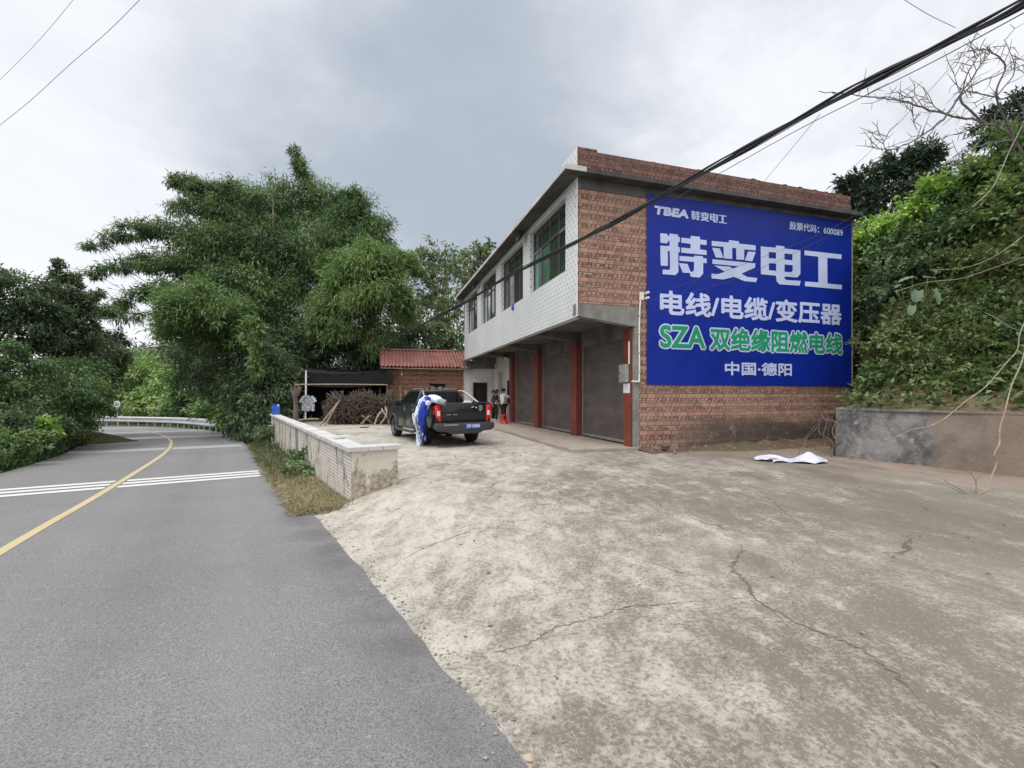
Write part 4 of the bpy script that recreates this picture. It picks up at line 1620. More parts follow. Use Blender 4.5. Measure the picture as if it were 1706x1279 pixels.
# corner posts with the tail lamps
for s in (-1, 1):
    poly = [(s * .925, .56), (s * .925, 1.315), (s * .752, 1.315), (s * .752, .56)]
    MB().prism(poly, 'y', -1.145, -1.095).build('corner_panel', 'paint', truck, bevel=.012)
    pr = [(s * .935, .99), (s * .935, 1.24), (s * .89, 1.275), (s * .765, 1.27), (s * .758, 1.05), (s * .762, .74), (s * .80, .78), (s * .88, .88)]
    lamp = MB().prism(pr, 'y', -1.185, -1.148).build('tail_lamp', 'lamp_red', truck, smooth=True, bevel=.012)
    MB().box(s * .83 - .045, s * .83 + .045, -1.193, -1.186, .95, 1.10).build('reverse_lamp', 'lamp_white', lamp)
    MB().box(s * .931 - .008, s * .931 + .008, -1.14, -1.0, 1.0, 1.24).build('lamp_side', 'lamp_red', lamp)
# rear bumper with plate
bp = [(-.98, .70), (-.90, .735), (.90, .735), (.98, .70), (.97, .56), (.86, .49), (.60, .47), (.48, .40), (-.48, .40), (-.60, .47), (-.86, .49), (-.97, .56)]
bmp = MB().prism(bp, 'y', -1.34, -1.10).build('bumper', 'bumper', truck, smooth=True, bevel=.035)
MB().box(-.72, -.26, -1.348, -1.342, .665, .70).build('step_strip', 'pale_metal', bmp)
MB().box(-.40, .40, -1.35, -1.342, .50, .63).build('plate_recess', 'trim', bmp)
pl = MB().box(-.02, .46, -1.362, -1.352, .555, .715).build('number_plate', 'plate_blue', bmp)
embolden(place_flat(text_mesh('川F·1R554'), 'plate_lettering', 'white_paint', .0, .44, .58, .69, -1.3635, pl), .005)
# cab upper
A = [(-.885, .64, 1.265), (.885, .64, 1.265), (.885, 2.98, 1.205), (-.885, 2.98, 1.205)]
B = [(-.69, .80, 1.735), (.69, .80, 1.735), (.66, 2.02, 1.75), (-.66, 2.02, 1.75)]
cabm = MB().add(A + B, [(3, 2, 1, 0), (4, 5, 6, 7), (0, 1, 5, 4), (1, 2, 6, 5), (2, 3, 7, 6), (3, 0, 4, 7)])
cabm.build('cab', 'paint', truck, smooth=True, bevel=.05, seg=3)


def pane_on(q, u0, u1, v0, v1, name, mat, parent, off=.006, thick=.012):
    q = [Vector(p) for p in q]          # bl, br, tr, tl
    def pt(u, v):
        return q[0].lerp(q[1], u).lerp(q[3].lerp(q[2], u), v)
    nrm = (q[1] - q[0]).cross(q[3] - q[0]).normalized()
    base = [pt(u0, v0), pt(u1, v0), pt(u1 - .0, v1), pt(u0 + .0, v1)]
    v = [p + nrm * off for p in base] + [p - nrm * thick for p in base]
    return MB().add(v, [(0, 1, 2, 3), (7, 6, 5, 4), (0, 4, 5, 1), (1, 5, 6, 2), (2, 6, 7, 3), (3, 7, 4, 0)]).build(name, mat, parent)


rear_q = [A[0], A[1], B[1], B[0]]
for u0, u1 in ((.07, .34), (.352, .648), (.66, .93)):
    pane_on(rear_q, u0, u1, .14, .86, 'rear_window', 'car_glass', truck)
pane_on([A[2], A[3], B[3], B[2]], .06, .94, .06, .92, 'windscreen', 'car_glass', truck)
for side, q in ((-1, [A[3], A[0], B[0], B[3]]), (1, [A[1], A[2], B[2], B[1]])):
    if side < 0:
        cuts = ((.20, .54), (.565, .92))
    else:
        cuts = ((.08, .435), (.46, .80))
    for u0, u1 in cuts:
        pane_on(q, u0, u1, .12, .88, 'side_window', 'car_glass', truck)
    for yy in (.98, 1.86):
        d_ = MB()
        y0, y1 = (.68, 1.62) if yy < 1 else (1.64, 2.66)
        prof = [(y0, .50), (y1, .50), (y1, 1.20), (y0, 1.215)] if yy > 1 else [(y0 + .12, .50), (y1, .50), (y1, 1.215), (y0, 1.22), (y0, .80)]
        dd_ = d_.prism(prof, 'x', side * .912, side * .926).build('door', 'paint', truck, smooth=True, bevel=.008)
        MB().box(side * .935 - .014, side * .935 + .014, y0 + .08, y0 + .27, 1.06, 1.10).build('handle', 'chrome', dd_, bevel=.006)
    MB().tube([(side * .93, .62, .40), (side * .99, .75, .36), (side * .99, 2.55, .36), (side * .93, 2.68, .40)], .05, 8).build('running_board', 'trim', truck, True)
    m_ = MB().obox((side * 1.03, 2.42, 1.28), (.20, .10, .19), Matrix.Rotation(R(-8 * side), 3, 'Z')).build('wing_mirror', 'black_plastic', truck, smooth=True, bevel=.04)
    MB().box(side * .93 - .04, side * .93 + .04, 2.42, 2.48, 1.22, 1.26).build('arm', 'black_plastic', m_)
    # sports bar sweeping from the roof to the bed rail
    MB().tube(catmull([(side * .66, .70, 1.70), (side * .72, .50, 1.70), (side * .80, .15, 1.56), (side * .86, -.30, 1.36), (side * .87, -.42, 1.33)], 5), .032, 8).build('sports_bar', 'pale_metal', truck, True)
    MB().tube([(side * .58, .85, 1.775), (side * .58, 1.95, 1.785)], .018, 6).build('roof_rail', 'pale_metal', truck, True)
    # arch flares
    for cy in (0, 3.2):
        pts = [(side * .925, cy + .47 * math.cos(R(a)), .38 + .47 * math.sin(R(a))) for a in np.linspace(5, 175, 14)]
        MB().tube(pts, .03, 6).build('arch_flare', 'trim', truck, True)
    for cy in (0, 3.2):
        wx = side * .79
        wh = MB().lathe([(.25, -.125), (.345, -.125), (.375, -.09), (.382, 0), (.375, .09), (.345, .125), (.25, .125)], 30, (wx, cy, .382), 'x').build('wheel', 'tyre', truck, True)
        ox = side * .105
        r_ = MB()
        r_.lathe([(.252, ox - .02), (.262, ox + .0), (.255, ox + .018 * side), (.225, ox + .0), (.222, ox - .05 * side)], 30, (wx, cy, .382), 'x')
        for k in range(6):
            a = 2 * math.pi * k / 6 + .3
            rot = Matrix.Rotation(a, 3, 'X')
            r_.obox(Vector((wx + ox, cy, .382)) + rot @ Vector((0, 0, .14)), (.03, .065, .19), rot)
        r_.lathe([(.06, ox - .02), (.06, ox + .012 * side), (.03, ox + .02 * side)], 14, (wx, cy, .382), 'x')
        r_.build('rim', 'alloy', wh, True)
        MB().lathe([(.245, ox - .06 * side), (.05, ox - .065 * side)], 24, (wx, cy, .382), 'x').build('brake_disc', 'trim', wh)
b = MB()
b.box(-.60, .60, -1.0, 3.9, .42, .58)
b.tube([(-.75, 0, .36), (.75, 0, .36)], .06, 8)
b.lathe([(.02, -.16), (.13, -.1), (.16, 0), (.13, .1), (.02, .16)], 12, (0, 0, .36), 'y')
b.tube([(.45, -1.15, .40), (.45, .5, .40)], .035, 8)
b.build('chassis', 'black_plastic', truck, True)
b = MB()
b.box(-.86, -.6, -.55, .55, .62, .80)
b.box(.6, .86, -.55, .55, .62, .80)
b.build('wheel_housing', 'black_plastic', truck)

# crumpled white sheet lying in the bed
b = MB()
c0 = TM @ Vector((.16, -.85, 1.18))
for j in range(11):
    for i in range(15):
        a, c_ = i / 14 - .5, j / 10 - .5
        z = .20 * math.exp(-((a - .1) ** 2 + c_ * c_) * 9) + .03 * math.sin(i * 2.1 + j) + .02 * math.sin(j * 3.3)
        b.v.append((c0.x + a * .75, c0.y + c_ * .45, c0.z + z))
for j in range(10):
    for i in range(14):
        a = j * 15 + i
        b.f.append((a, a + 1, a + 16, a + 15))
tag(b.build('folded_sheet', 'sheet_white', None, True), 'crumpled white sheet heaped in the load bed of the pickup', 'sheet')


# ---------------------------------------------------------------- banner bundle hanging over the side of the pickup
def loft(stations, Y, ry, name, mat, parent, n=44, seed=1, origin=Vector((0, 0, 0)), Yf=None):
    g = np.random.default_rng(seed)
    b = MB()
    dense = []
    for i in range(len(stations) - 1):
        for k in range(4):
            t = k / 4
            dense.append([stations[i][m] * (1 - t) + stations[i + 1][m] * t for m in range(3)])
    dense.append(list(stations[-1]))
    ph = g.random(4) * 6
    for i, (l, r, y) in enumerate(dense):
        YY = Yf(y) if Yf else Y
        p, q = at(l, y, YY), at(r, y, YY)
        c = (p + q) / 2
        hw_ = (q.x - p.x) / 2
        for k in range(n):
            a = 2 * math.pi * k / n
            f = 1 + .10 * math.sin(3 * a + i * .22 + ph[0]) + .12 * (abs(math.sin(3.5 * a - i * .16 + ph[1])) - .5) + .09 * (abs(math.sin(6.5 * a + .1 * i + ph[2])) - .5)
            b.v.append(tuple(c + Vector((hw_ * math.cos(a) * f, ry * math.sin(a) * f, .02 * math.sin(2 * a + i))) - origin))
    for i in range(len(dense) - 1):
        for k in range(n):
            a, c_ = i * n + k, i * n + (k + 1) % n
            b.f.append((a, c_, c_ + n, a + n))
    b.f.append(tuple(reversed(range(n))))
    b.f.append(tuple(range((len(dense) - 1) * n, len(dense) * n)))
    return b.build(name, mat, parent, True)


P8 = lambda x: 650 + x / 11.627
Q8 = lambda y: 640 + y / 11.627
DO = at(700, 741, 13.3)
dr = thing('folded_banner', 'spare blue and white printed banner hanging in folds over the left side of the pickup', 'banner', DO)
wst = [(690, 760, 225), (600, 770, 262), (560, 700, 330), (525, 640, 430), (498, 600, 520), (440, 575, 590), (433, 560, 660), (455, 560, 750), (500, 570, 830), (515, 600, 920), (518, 625, 1010), (512, 630, 1100), (520, 622, 1172), (540, 615, 1184)]
loft([(P8(a), P8(b_), Q8(c)) for a, b_, c in wst], 13.2, .16, 'white_fold', 'drape_white', dr, seed=3, origin=DO, Yf=lambda y: 12.85 + .42 * smooth01((y - 690) / 45))
bst = [(700, 800, 240), (640, 815, 300), (590, 790, 370), (565, 740, 460), (552, 735, 540), (540, 705, 640), (538, 690, 740), (560, 690, 830), (590, 690, 930), (625, 690, 1030), (650, 695, 1120)]
loft([(P8(a), P8(b_), Q8(c)) for a, b_, c in bst], 13.05, .14, 'blue_fold', 'drape_blue', dr, seed=5, origin=DO, Yf=lambda y: 12.70 + .42 * smooth01((y - 690) / 45))
wp = [(660, 700, 310), (672, 790, 340), (680, 785, 375), (700, 750, 405)]
loft([(P8(a), P8(b_), Q8(c)) for a, b_, c in wp], 12.57, .07, 'white_patch', 'drape_white', dr, seed=9, origin=DO)
b = MB()
pts = [at(P8(770), Q8(285), 12.75), at(P8(860), Q8(283), 12.7), at(P8(930), Q8(305), 12.6), at(P8(1000), Q8(335), 12.5), at(P8(1060), Q8(352), 12.45)]
b.tube([p - DO for p in catmull(pts, 5)], [.12] * 6 + [.11] * 6 + [.08] * 5 + [.07] * 4, 12)
b.build('white_roll', 'drape_white', dr, True)
b = MB()
pts = [at(P8(950), Q8(330), 12.45), at(P8(1010), Q8(345), 12.4), at(P8(1075), Q8(365), 12.38)]
b.tube([p - DO for p in catmull(pts, 4)], .085, 10)
b.build('grey_corner', 'cloth_grey', dr, True)


# ---------------------------------------------------------------- people
def skin_obj(name, nodes, edges, mat, parent, sub=1, root=0):
    me = bpy.data.meshes.new(name)
    me.from_pydata([n[0] for n in nodes], edges, [])
    o = bpy.data.objects.new('tmp_skin', me)
    COL.objects.link(o)
    md = o.modifiers.new('s', 'SKIN')
    md.use_smooth_shade = True
    if not me.skin_vertices:
        bpy.context.view_layer.objects.active = o
    for i, nd in enumerate(nodes):
        sv = me.skin_vertices[0].data[i]
        sv.radius = nd[1] if isinstance(nd[1], tuple) else (nd[1], nd[1])
        sv.use_root = (i == root)
    ss = o.modifiers.new('u', 'SUBSURF')
    ss.levels = sub
    ss.render_levels = sub
    dg = bpy.context.evaluated_depsgraph_get()
    dg.update()
    m2 = bpy.data.meshes.new_from_object(o.evaluated_get(dg))
    bpy.data.objects.remove(o)
    m2.polygons.foreach_set('use_smooth', [True] * len(m2.polygons))
    m2.materials.clear()
    m2.materials.append(MAT[mat])
    ob = bpy.data.objects.new(name, m2)
    COL.objects.link(ob)
    ob.parent = parent
    return ob


def person(label, loc, rotz, top, bottom, arms=None, scale=1.0, sleeves=True, lean=0.0, legs=.0, hair_long=False):
    p = thing('person', label, 'person', loc, rotz, 'people by the shop wall')
    p.scale = (scale,) * 3
    L = lean
    J = dict(pel=(0, 0, .90), spi=(0, L * .3, 1.08), che=(0, L * .8, 1.28), nec=(0, L * 1.05, 1.425), hb=(0, L * 1.1 + .012, 1.49), hd=(0, L * 1.2 + .02, 1.565), ht=(0, L * 1.2 + .008, 1.635), no=(0, L * 1.2 + .115, 1.545))
    RAD = dict(pel=(.15, .11), spi=(.125, .095), che=(.15, .105), nec=.052, hb=(.062, .075), hd=(.078, .098), ht=(.055, .07), no=.012)
    E_ = [('pel', 'spi'), ('spi', 'che'), ('che', 'nec'), ('nec', 'hb'), ('hb', 'hd'), ('hd', 'ht'), ('hd', 'no')]
    for s, sg in (('l', -1), ('r', 1)):
        a = (arms or {}).get(s) or ((sg * .235, -.03, 1.08), (sg * .225, .06, .85))
        el, wr = Vector(a[0]), Vector(a[1])
        dv = (wr - el).normalized()
        J['sh' + s] = (sg * .175, L * .85, 1.345)
        J['el' + s] = tuple(el)
        J['wr' + s] = tuple(wr)
        J['pa' + s] = tuple(wr + dv * .075)
        RAD.update({'sh' + s: .062, 'el' + s: .043, 'wr' + s: .029, 'pa' + s: (.036, .022)})
        E_ += [('che', 'sh' + s), ('sh' + s, 'el' + s), ('el' + s, 'wr' + s), ('wr' + s, 'pa' + s)]
        sd2 = dv.orthogonal().normalized()
        for k in range(4):
            ln = (.075, .085, .08, .062)[k]
            f0 = wr + dv * .085 + sd2 * (.021 * (k - 1.5))
            f1 = f0 + dv * ln * .55
            f2 = f1 + dv * ln * .4 + Vector((0, .018, -.004))
            for m, q in enumerate((f1, f2)):
                J['f%s%d%d' % (s, k, m)] = tuple(q)
                RAD['f%s%d%d' % (s, k, m)] = .0095 - .0015 * m
            E_ += [('pa' + s, 'f%s%d0' % (s, k)), ('f%s%d0' % (s, k), 'f%s%d1' % (s, k))]
        J['th' + s] = tuple(wr + dv * .06 + sd2 * .055)
        RAD['th' + s] = .0105
        E_.append(('wr' + s, 'th' + s))
        J['hi' + s] = (sg * .09, 0, .83)
        J['kn' + s] = (sg * (.095 + legs), .02 + legs * sg * .5, .47)
        J['an' + s] = (sg * (.10 + legs), -.02 + legs * sg, .085)
        J['to' + s] = (sg * (.115 + legs), .13 + legs * sg, .035)
        RAD.update({'hi' + s: .098, 'kn' + s: .062, 'an' + s: .042, 'to' + s: (.04, .03)})
        E_ += [('pel', 'hi' + s), ('hi' + s, 'kn' + s), ('kn' + s, 'an' + s), ('an' + s, 'to' + s)]
    def graph(keys, extra):
        keys = [k for k in J if k in keys]
        ix = {k: i for i, k in enumerate(keys)}
        nodes = []
        for k in keys:
            r = RAD[k]
            r = r if isinstance(r, tuple) else (r, r)
            nodes.append((J[k], (r[0] + extra, r[1] + extra)))
        return nodes, [(ix[a], ix[b_]) for a, b_ in E_ if a in ix and b_ in ix]
    nd, ed = graph(set(J), 0)
    skin_obj('body', nd, ed, 'skin', p, 2)
    ks = {'pel', 'spi', 'che', 'shl', 'shr', 'hil', 'hir'} | ({'ell', 'elr'} if sleeves else set())
    nd, ed = graph(ks, .02)
    skin_obj('shirt', nd, ed, top, p, 2)
    nd, ed = graph({'pel', 'hil', 'hir', 'knl', 'knr', 'anl', 'anr'}, .016)
    skin_obj('trousers', nd, ed, bottom, p, 2)
    for s, sg in (('l', -1), ('r', 1)):
        a, t = Vector(J['an' + s]), Vector(J['to' + s])
        MB().tube([a + Vector((0, -.05, -.03)), a + Vector((0, .03, -.025)), t + Vector((0, .03, 0))], [.045, .05, .042], 8).build('shoe', 'shoe', p, True)
    h = Vector(J['hd'])
    hb = MB()
    for i in range(9):
        th = math.pi * .62 * i / 8
        for k in range(16):
            ph = 2 * math.pi * k / 16
            back = .5 - .5 * math.sin(ph)          # 1 at the back of the head
            t2 = th * (.55 + .6 * back)
            r_ = .112
            hb.v.append((h.x + r_ * .88 * math.sin(t2) * math.cos(ph), h.y - .008 + r_ * 1.05 * math.sin(t2) * math.sin(ph), h.z + .012 + r_ * math.cos(t2) - (.10 * back * (i / 8) if hair_long else 0)))
    for i in range(8):
        for k in range(16):
            a, c_ = i * 16 + k, i * 16 + (k + 1) % 16
            hb.f.append((a, c_, c_ + 16, a + 16))
    hb.build('hair', 'hair', p, True)
    for sg in (-1, 1):
        MB().lathe([(.001, -.012), (.011, 0), (.001, .012)], 8, (h.x + sg * .034, h.y + .088, h.z + .005), 'y').build('eye', 'hair', p, True)
    return p


def on_plinth(px, py):
    Y = (1.6 - .19) * 750 / (py - 657)
    return Vector(((px - 853) / 750 * Y, Y, .19))


person('person in a grey top and dark trousers standing nearest the annex door', on_plinth(821.5, 700.5), R(-110), 'cloth_grey', 'cloth_black', scale=.98)
person('person in black clothes standing between two others by the shop wall', on_plinth(827, 702), R(-80), 'cloth_black', 'cloth_black', scale=1.0, hair_long=True,
       arms={'l': ((-.26, .05, 1.10), (-.12, .20, 1.05))})
person('person in a white shirt seen from behind reaching to the wall', on_plinth(838.5, 703), R(-55), 'cloth_white', 'cloth_black', scale=1.03,
       arms={'r': ((.30, .18, 1.22), (.28, .42, 1.30)), 'l': ((-.25, .06, 1.12), (-.16, .24, 1.02))})

sl = on_plinth(840.5, 706)
stool = thing('plastic_stool', 'red plastic stool on the pavement behind the person in white', 'stool', sl, .3)
MB().lathe([(.12, .40), (.15, .42), (.155, .445), (.14, .455), (.03, .45)], 20).build('seat', 'red_plastic', stool, True)
for k in range(4):
    a = math.pi / 4 + k * math.pi / 2
    c_, s_ = math.cos(a), math.sin(a)
    MB().tube([(.13 * c_, .13 * s_, .42), (.165 * c_, .165 * s_, .2), (.20 * c_, .20 * s_, 0)], [.03, .028, .032], 6).build('leg', 'red_plastic', stool, True)
MB().lathe([(.15, .20), (.17, .19), (.165, .155), (.15, .16)], 16).build('stretcher', 'red_plastic', stool)

# ---------------------------------------------------------------- firewood, poles, shade net, drying shirt
b = MB()
for k in range(2300):
    px = 545 + 112 * rng.random() ** .9
    Y = 22.4 + 2.2 * rng.random()
    hmax = 1.6 * (.88 + .08 * math.sin((px - 545) * .11 + 1.0) + .05 * math.sin((px - 545) * .31)) * (1 - .25 * max(0, (560 - px) / 15))
    z0 = .12 + hmax * rng.random() ** .8 * (1 - .35 * (24.6 - Y < .5))
    c = Vector(((px - 853) / 750 * Y, Y, z0))
    ln = .35 + .6 * rng.random()
    dv = Vector((rng.normal(0, 1), rng.normal(0, .5), rng.normal(.2, .75))).normalized() * ln
    if z0 < .45:
        dv = Vector((rng.normal(0, .5), rng.normal(0, .3), abs(rng.normal(.9, .4)))).normalized() * ln
    a_, e_ = c - dv * .5, c + dv * .5
    a_.z, e_.z = max(a_.z, .1), max(e_.z, .1)
    mid = (a_ + e_) / 2 + Vector((rng.normal(0, .05), rng.normal(0, .05), rng.normal(0, .05)))
    b.tube([a_, mid, e_], .010 + .016 * rng.random(), 4, False)
tag(b.build('brushwood', 'brush'), 'tangled heap of dry brushwood stacked under the net', 'brushwood', kind='stuff')


def pole(pa, pb, r, label, mat='wood_pale', cat='pole', group=None, name='pole'):
    return tag(MB().tube(catmull([pa, Vector(pa).lerp(Vector(pb), .5) + Vector((.01, 0, .02)), pb], 4), [r * .9] * 8 + [r * .7], 7).build(name, mat, None, True), label, cat, group)


g0 = lambda px, py: at(px, py, 1.5 * 750 / (py - 657))
pa = g0(532.5, 709.5)
pole(pa, at(566, 667, pa.y + .35), .045, 'upper of two peeled poles leaning on the brushwood heap', group='poles leaning on the brushwood')
pa = g0(541, 709.5)
pole(pa, at(563, 671, pa.y + .3), .04, 'lower of two peeled poles leaning on the brushwood heap', group='poles leaning on the brushwood')
pole(g0(601, 707.5), at(616.5, 692, 22.0), .055, 'short thick log lying across another before the brushwood', group='crossed logs')
pa = at(602, 691.5, 22.15)
pole(g0(622, 707), pa, .045, 'thinner log crossing the thick log before the brushwood', 'wood', group='crossed logs')
for k, (q0, q1, q2) in enumerate((((624, 707), (630, 692), (637, 684)), ((634, 707), (644, 690), (642, 678)), ((652, 704), (640, 688), (636, 680)))):
    pts = [at(q0[0], q0[1], 21.6), at(q1[0], q1[1], 21.8), at(q2[0], q2[1], 22.1)]
    tag(MB().tube(catmull(pts, 5), .05 - .008 * k, 6).build('forked_branch', 'bark_pale', None, True), ('pale crooked branch propped lowest against the heap near the pickup', 'pale crooked branch rising steepest against the heap near the pickup', 'pale crooked branch sloping back left against the heap near the pickup')[k], 'branch')

net = thing('shade_net_shelter', 'black shade net shelter over the brushwood beside the hut', 'shelter', (-9.4, 25, 0))
b = MB()
nx, ny = 24, 10
for j in range(ny + 1):
    for i in range(nx + 1):
        a, c_ = i / nx, j / ny
        b.v.append((-2.9 + 5.8 * a, -.4 + 5.0 * c_, 2.95 + .45 * c_ - .22 * math.sin(math.pi * a) * (1 - .3 * c_) + .03 * math.sin(i * 1.9 + j * 1.3)))
for j in range(ny):
    for i in range(nx):
        a = j * (nx + 1) + i
        b.f.append((a, a + 1, a + nx + 2, a + nx + 1))
b.build('roof_net', 'shade_net', net, True)
for nm, y_, z0_, z1_, x0_, x1_ in (('front_valance', -.42, 2.2, 2.95, -2.9, 2.9), ('back_curtain', 3.0, -.6, 3.3, -4.4, 3.4)):  # back sheet added in black to stand for the shelter's dark interior
    b = MB()
    for j in range(7):
        for i in range(41):
            a = i / 40
            sag = -.22 * math.sin(math.pi * a) if nm[0] == 'f' else -.15 * math.sin(math.pi * a)
            b.v.append((x0_ + (x1_ - x0_) * a, y_ + .06 * math.sin(i * .9 + j * .2), z0_ + (z1_ - z0_) * j / 6 + sag * (1 if nm[0] == 'f' else j / 6)))
    for j in range(6):
        for i in range(40):
            a = j * 41 + i
            b.f.append((a, a + 1, a + 42, a + 41))
    b.build(nm, 'shade_net', net, True)
b = MB()
for xx in (-2.5, 2.75):
    b = MB().tube([(xx, 4.4, -.1), (xx + .03, 4.38, 3.3)], .045, 7)
    b.build('post', 'wood', net, True)
pp = at(509, 699, 22.6)
tag(MB().tube([pp, pp + Vector((.02, 0, 1.4)), at(510, 617, pp.y)], .042, 7).build('support_pole', 'white_pipe', None, True), 'tall pale upright pole at the left end of the net shelter', 'pole')
pole(at(492, 640.5, 21.3), at(646, 641, 23.2), .035, 'long pale crossbar pole hung level in front of the net shelter')
pole(at(497, 699.5, 20.6), at(531, 697.5, 20.8), .035, 'short pale pole lying low beside the hanging shirt')
st = thing('pollarded_trunk', 'bare lopped tree trunk with short forks behind the boundary wall', 'tree trunk', at(492.5, 708, 21.9))
base = at(492.5, 708, 21.9)
MB().tube([p - base for p in catmull([base, at(493, 680, base.y), at(491.5, 655, base.y), at(493, 636, base.y)], 4)], [.13] * 4 + [.11] * 5 + [.07] * 4, 9).build('trunk', 'bark', st, True)
for q in (((491, 662), (487, 653), (484.5, 646)), ((493, 660), (498, 653), (502, 645)), ((494, 655), (497, 648), (497.5, 640))):
    MB().tube([p - base for p in catmull([at(a_, c_, base.y) for a_, c_ in q], 4)], [.075] * 5 + [.05] * 4, 7).build('limb', 'bark', st, True)
sh_ = thing('hanging_shirt', 'pale patterned shirt hanging to dry on the upright pole', 'shirt', at(514, 657, pp.y - .08))
b = MB()
for j in range(13):
    v_ = j / 12
    hw_ = (.14 + .14 * smooth01(v_ / .25)) + .06 * v_
    for i in range(21):
        u_ = i / 20 - .5
        b.v.append((2 * u_ * hw_ * (1 + .04 * math.sin(j)), -.05 - .035 * math.cos(u_ * 16) - .03 * math.cos(u_ * 3.1), -.82 * v_ - .16 * abs(u_) * (1 - v_) * 2 + .02 * math.sin(i)))
for j in range(12):
    for i in range(20):
        a = j * 21 + i
        b.f.append((a, a + 1, a + 22, a + 21))
b.build('shirt_body', 'shirt_pattern', sh_, True)
for sg in (-1, 1):
    MB().tube([(sg * .17, -.05, -.10), (sg * .30, -.05, -.24), (sg * .36, -.05, -.38)], [.07, .085, .09], 8).build('sleeve', 'shirt_pattern', sh_, True)
MB().tube([(-.2, -.03, -.12), (0, -.03, .0), (.2, -.03, -.12)], .012, 5).build('hanger', 'cable', sh_)
o = MB().lathe([(.19, 0), (.20, .03), (.17, .035), (.165, .015)], 18).build('red_lid', 'red_paint', None, True, loc=g0(607, 712.5))
tag(o, 'round red plastic lid lying on the yard before the brushwood', 'lid')

# ---------------------------------------------------------------- guardrail and speed sign
GP = [(-18.6, 29.2), (-20.6, 31.9), (-23.7, 34.9), (-27.0, 38.0), (-30.4, 40.9), (-36.4, 44.6), (-41.4, 46.6), (-46.5, 47.6), (-52, 48)]
gr = thing('guardrail', 'grey steel crash barrier curving along the outside of the bend', 'guardrail', (GP[0][0], GP[0][1], z_road(GP[0][1])))
go = Vector(gr.location)
P = catmull([(x, y, 0) for x, y in GP], 10)
prof = [(0, .82), (-.07, .75), (-.07, .67), (0, .60), (0, .50), (-.07, .43), (-.07, .35), (0, .28)]
b = MB()
m = len(P)
for i, p in enumerate(P):
    dv = (P[min(i + 1, m - 1)] - P[max(i - 1, 0)]).normalized()
    nr = Vector((dv.y, -dv.x, 0))
    for o_, z in prof:
        q = p - nr * (.10 + o_ * -1.6)
        b.v.append((q.x - go.x, q.y - go.y, z_road(p.y) + z * 1.05 - go.z))
for i in range(m - 1):
    for k in range(len(prof) - 1):
        a = i * len(prof) + k
        b.f.append((a, a + 1, a + 1 + len(prof), a + len(prof)))
b.build('beam', 'galv', gr, True)
tot = 0
acc = [0]
for i in range(1, m):
    tot += (P[i] - P[i - 1]).length
    acc.append(tot)
npost = 25
for k in range(npost):
    s = tot * k / (npost - 1)
    i = max(j for j in range(m) if acc[j] <= s + 1e-6)
    i = min(i, m - 2)
    p = P[i].lerp(P[i + 1], (s - acc[i]) / (acc[i + 1] - acc[i]))
    zg = z_road(p.y)
    MB().lathe([(.05, -.2), (.05, .72), (.01, .74)], 8, (p.x - go.x, p.y - go.y, zg - go.z)).build('post', 'galv', gr, True)
sp = at(196, 704, 50)
sg = thing('speed_sign', 'round white speed sign on a thin grey post beyond the guardrail', 'road sign', (sp.x, sp.y, z_road(46) - .2))
hz = at(196, 673, 50).z - sg.location.z
MB().tube([(0, 0, -.2), (0, 0, hz + .3)], .035, 7).build('post', 'galv', sg, True)
MB().lathe([(.40, -.075), (.40, -.06), (.395, -.055)], 28, (0, 0, hz), 'y').build('sign_plate', 'grey_box', sg)
MB().lathe([(.345, -.085), (.345, -.077)], 28, (0, 0, hz), 'y').build('sign_face', 'white_paint', sg)
place_flat(text_mesh('20'), 'number', 'black_plastic', -.22, .22, hz - .15, hz + .15, -.09, sg)

# ---------------------------------------------------------------- overhead lines
PA, PB = Vector((3.98, 3.5)), Vector((-6.25, 22))


def on_plan(px, py):
    k = (px - 853) / 750
    d_ = PB - PA
    # PA.x + s*dx = k (PA.y + s*dy)
    s = (k * PA.y - PA.x) / (d_.x - k * d_.y)
    Y = PA.y + s * d_.y
    return at(px, py, Y)


cab_pts = [on_plan(*p) for p in ((1900, -130), (1706, 2), (1560, 78), (1430, 143), (1320, 203), (1200, 270), (1080, 338), (1000, 382), (960, 402), (850, 458), (775, 503), (720, 532), (640, 577))]
cb = thing('cable_bundle', 'thick bundle of black overhead cables sweeping across in front of the house', 'cables', cab_pts[4])
for k, (dy, dz, r_) in enumerate(((0, 0, .018), (.03, -.025, .020), (-.03, .02, .014), (.02, .045, .010), (-.03, -.05, .012), (.0, -.075, .007))):
    pts = []
    for i, p in enumerate(catmull(cab_pts, 6)):
        wv = .016 * math.sin(i * .55 + k * 1.7)
        pts.append(p + Vector((dy * .25, dy * .6, dz * .6 + wv * .7)) - cab_pts[4])
    MB().tube(pts, r_ * .8, 6).build('cable', 'cable', cb, True)


def wire(pxs, label, r_=.004, mat='cable'):
    pts = catmull([at(*p) for p in pxs], 6)
    tag(MB().tube(pts, r_, 5).build('overhead_wire', mat, None, True), label, 'wire', 'single overhead wires')


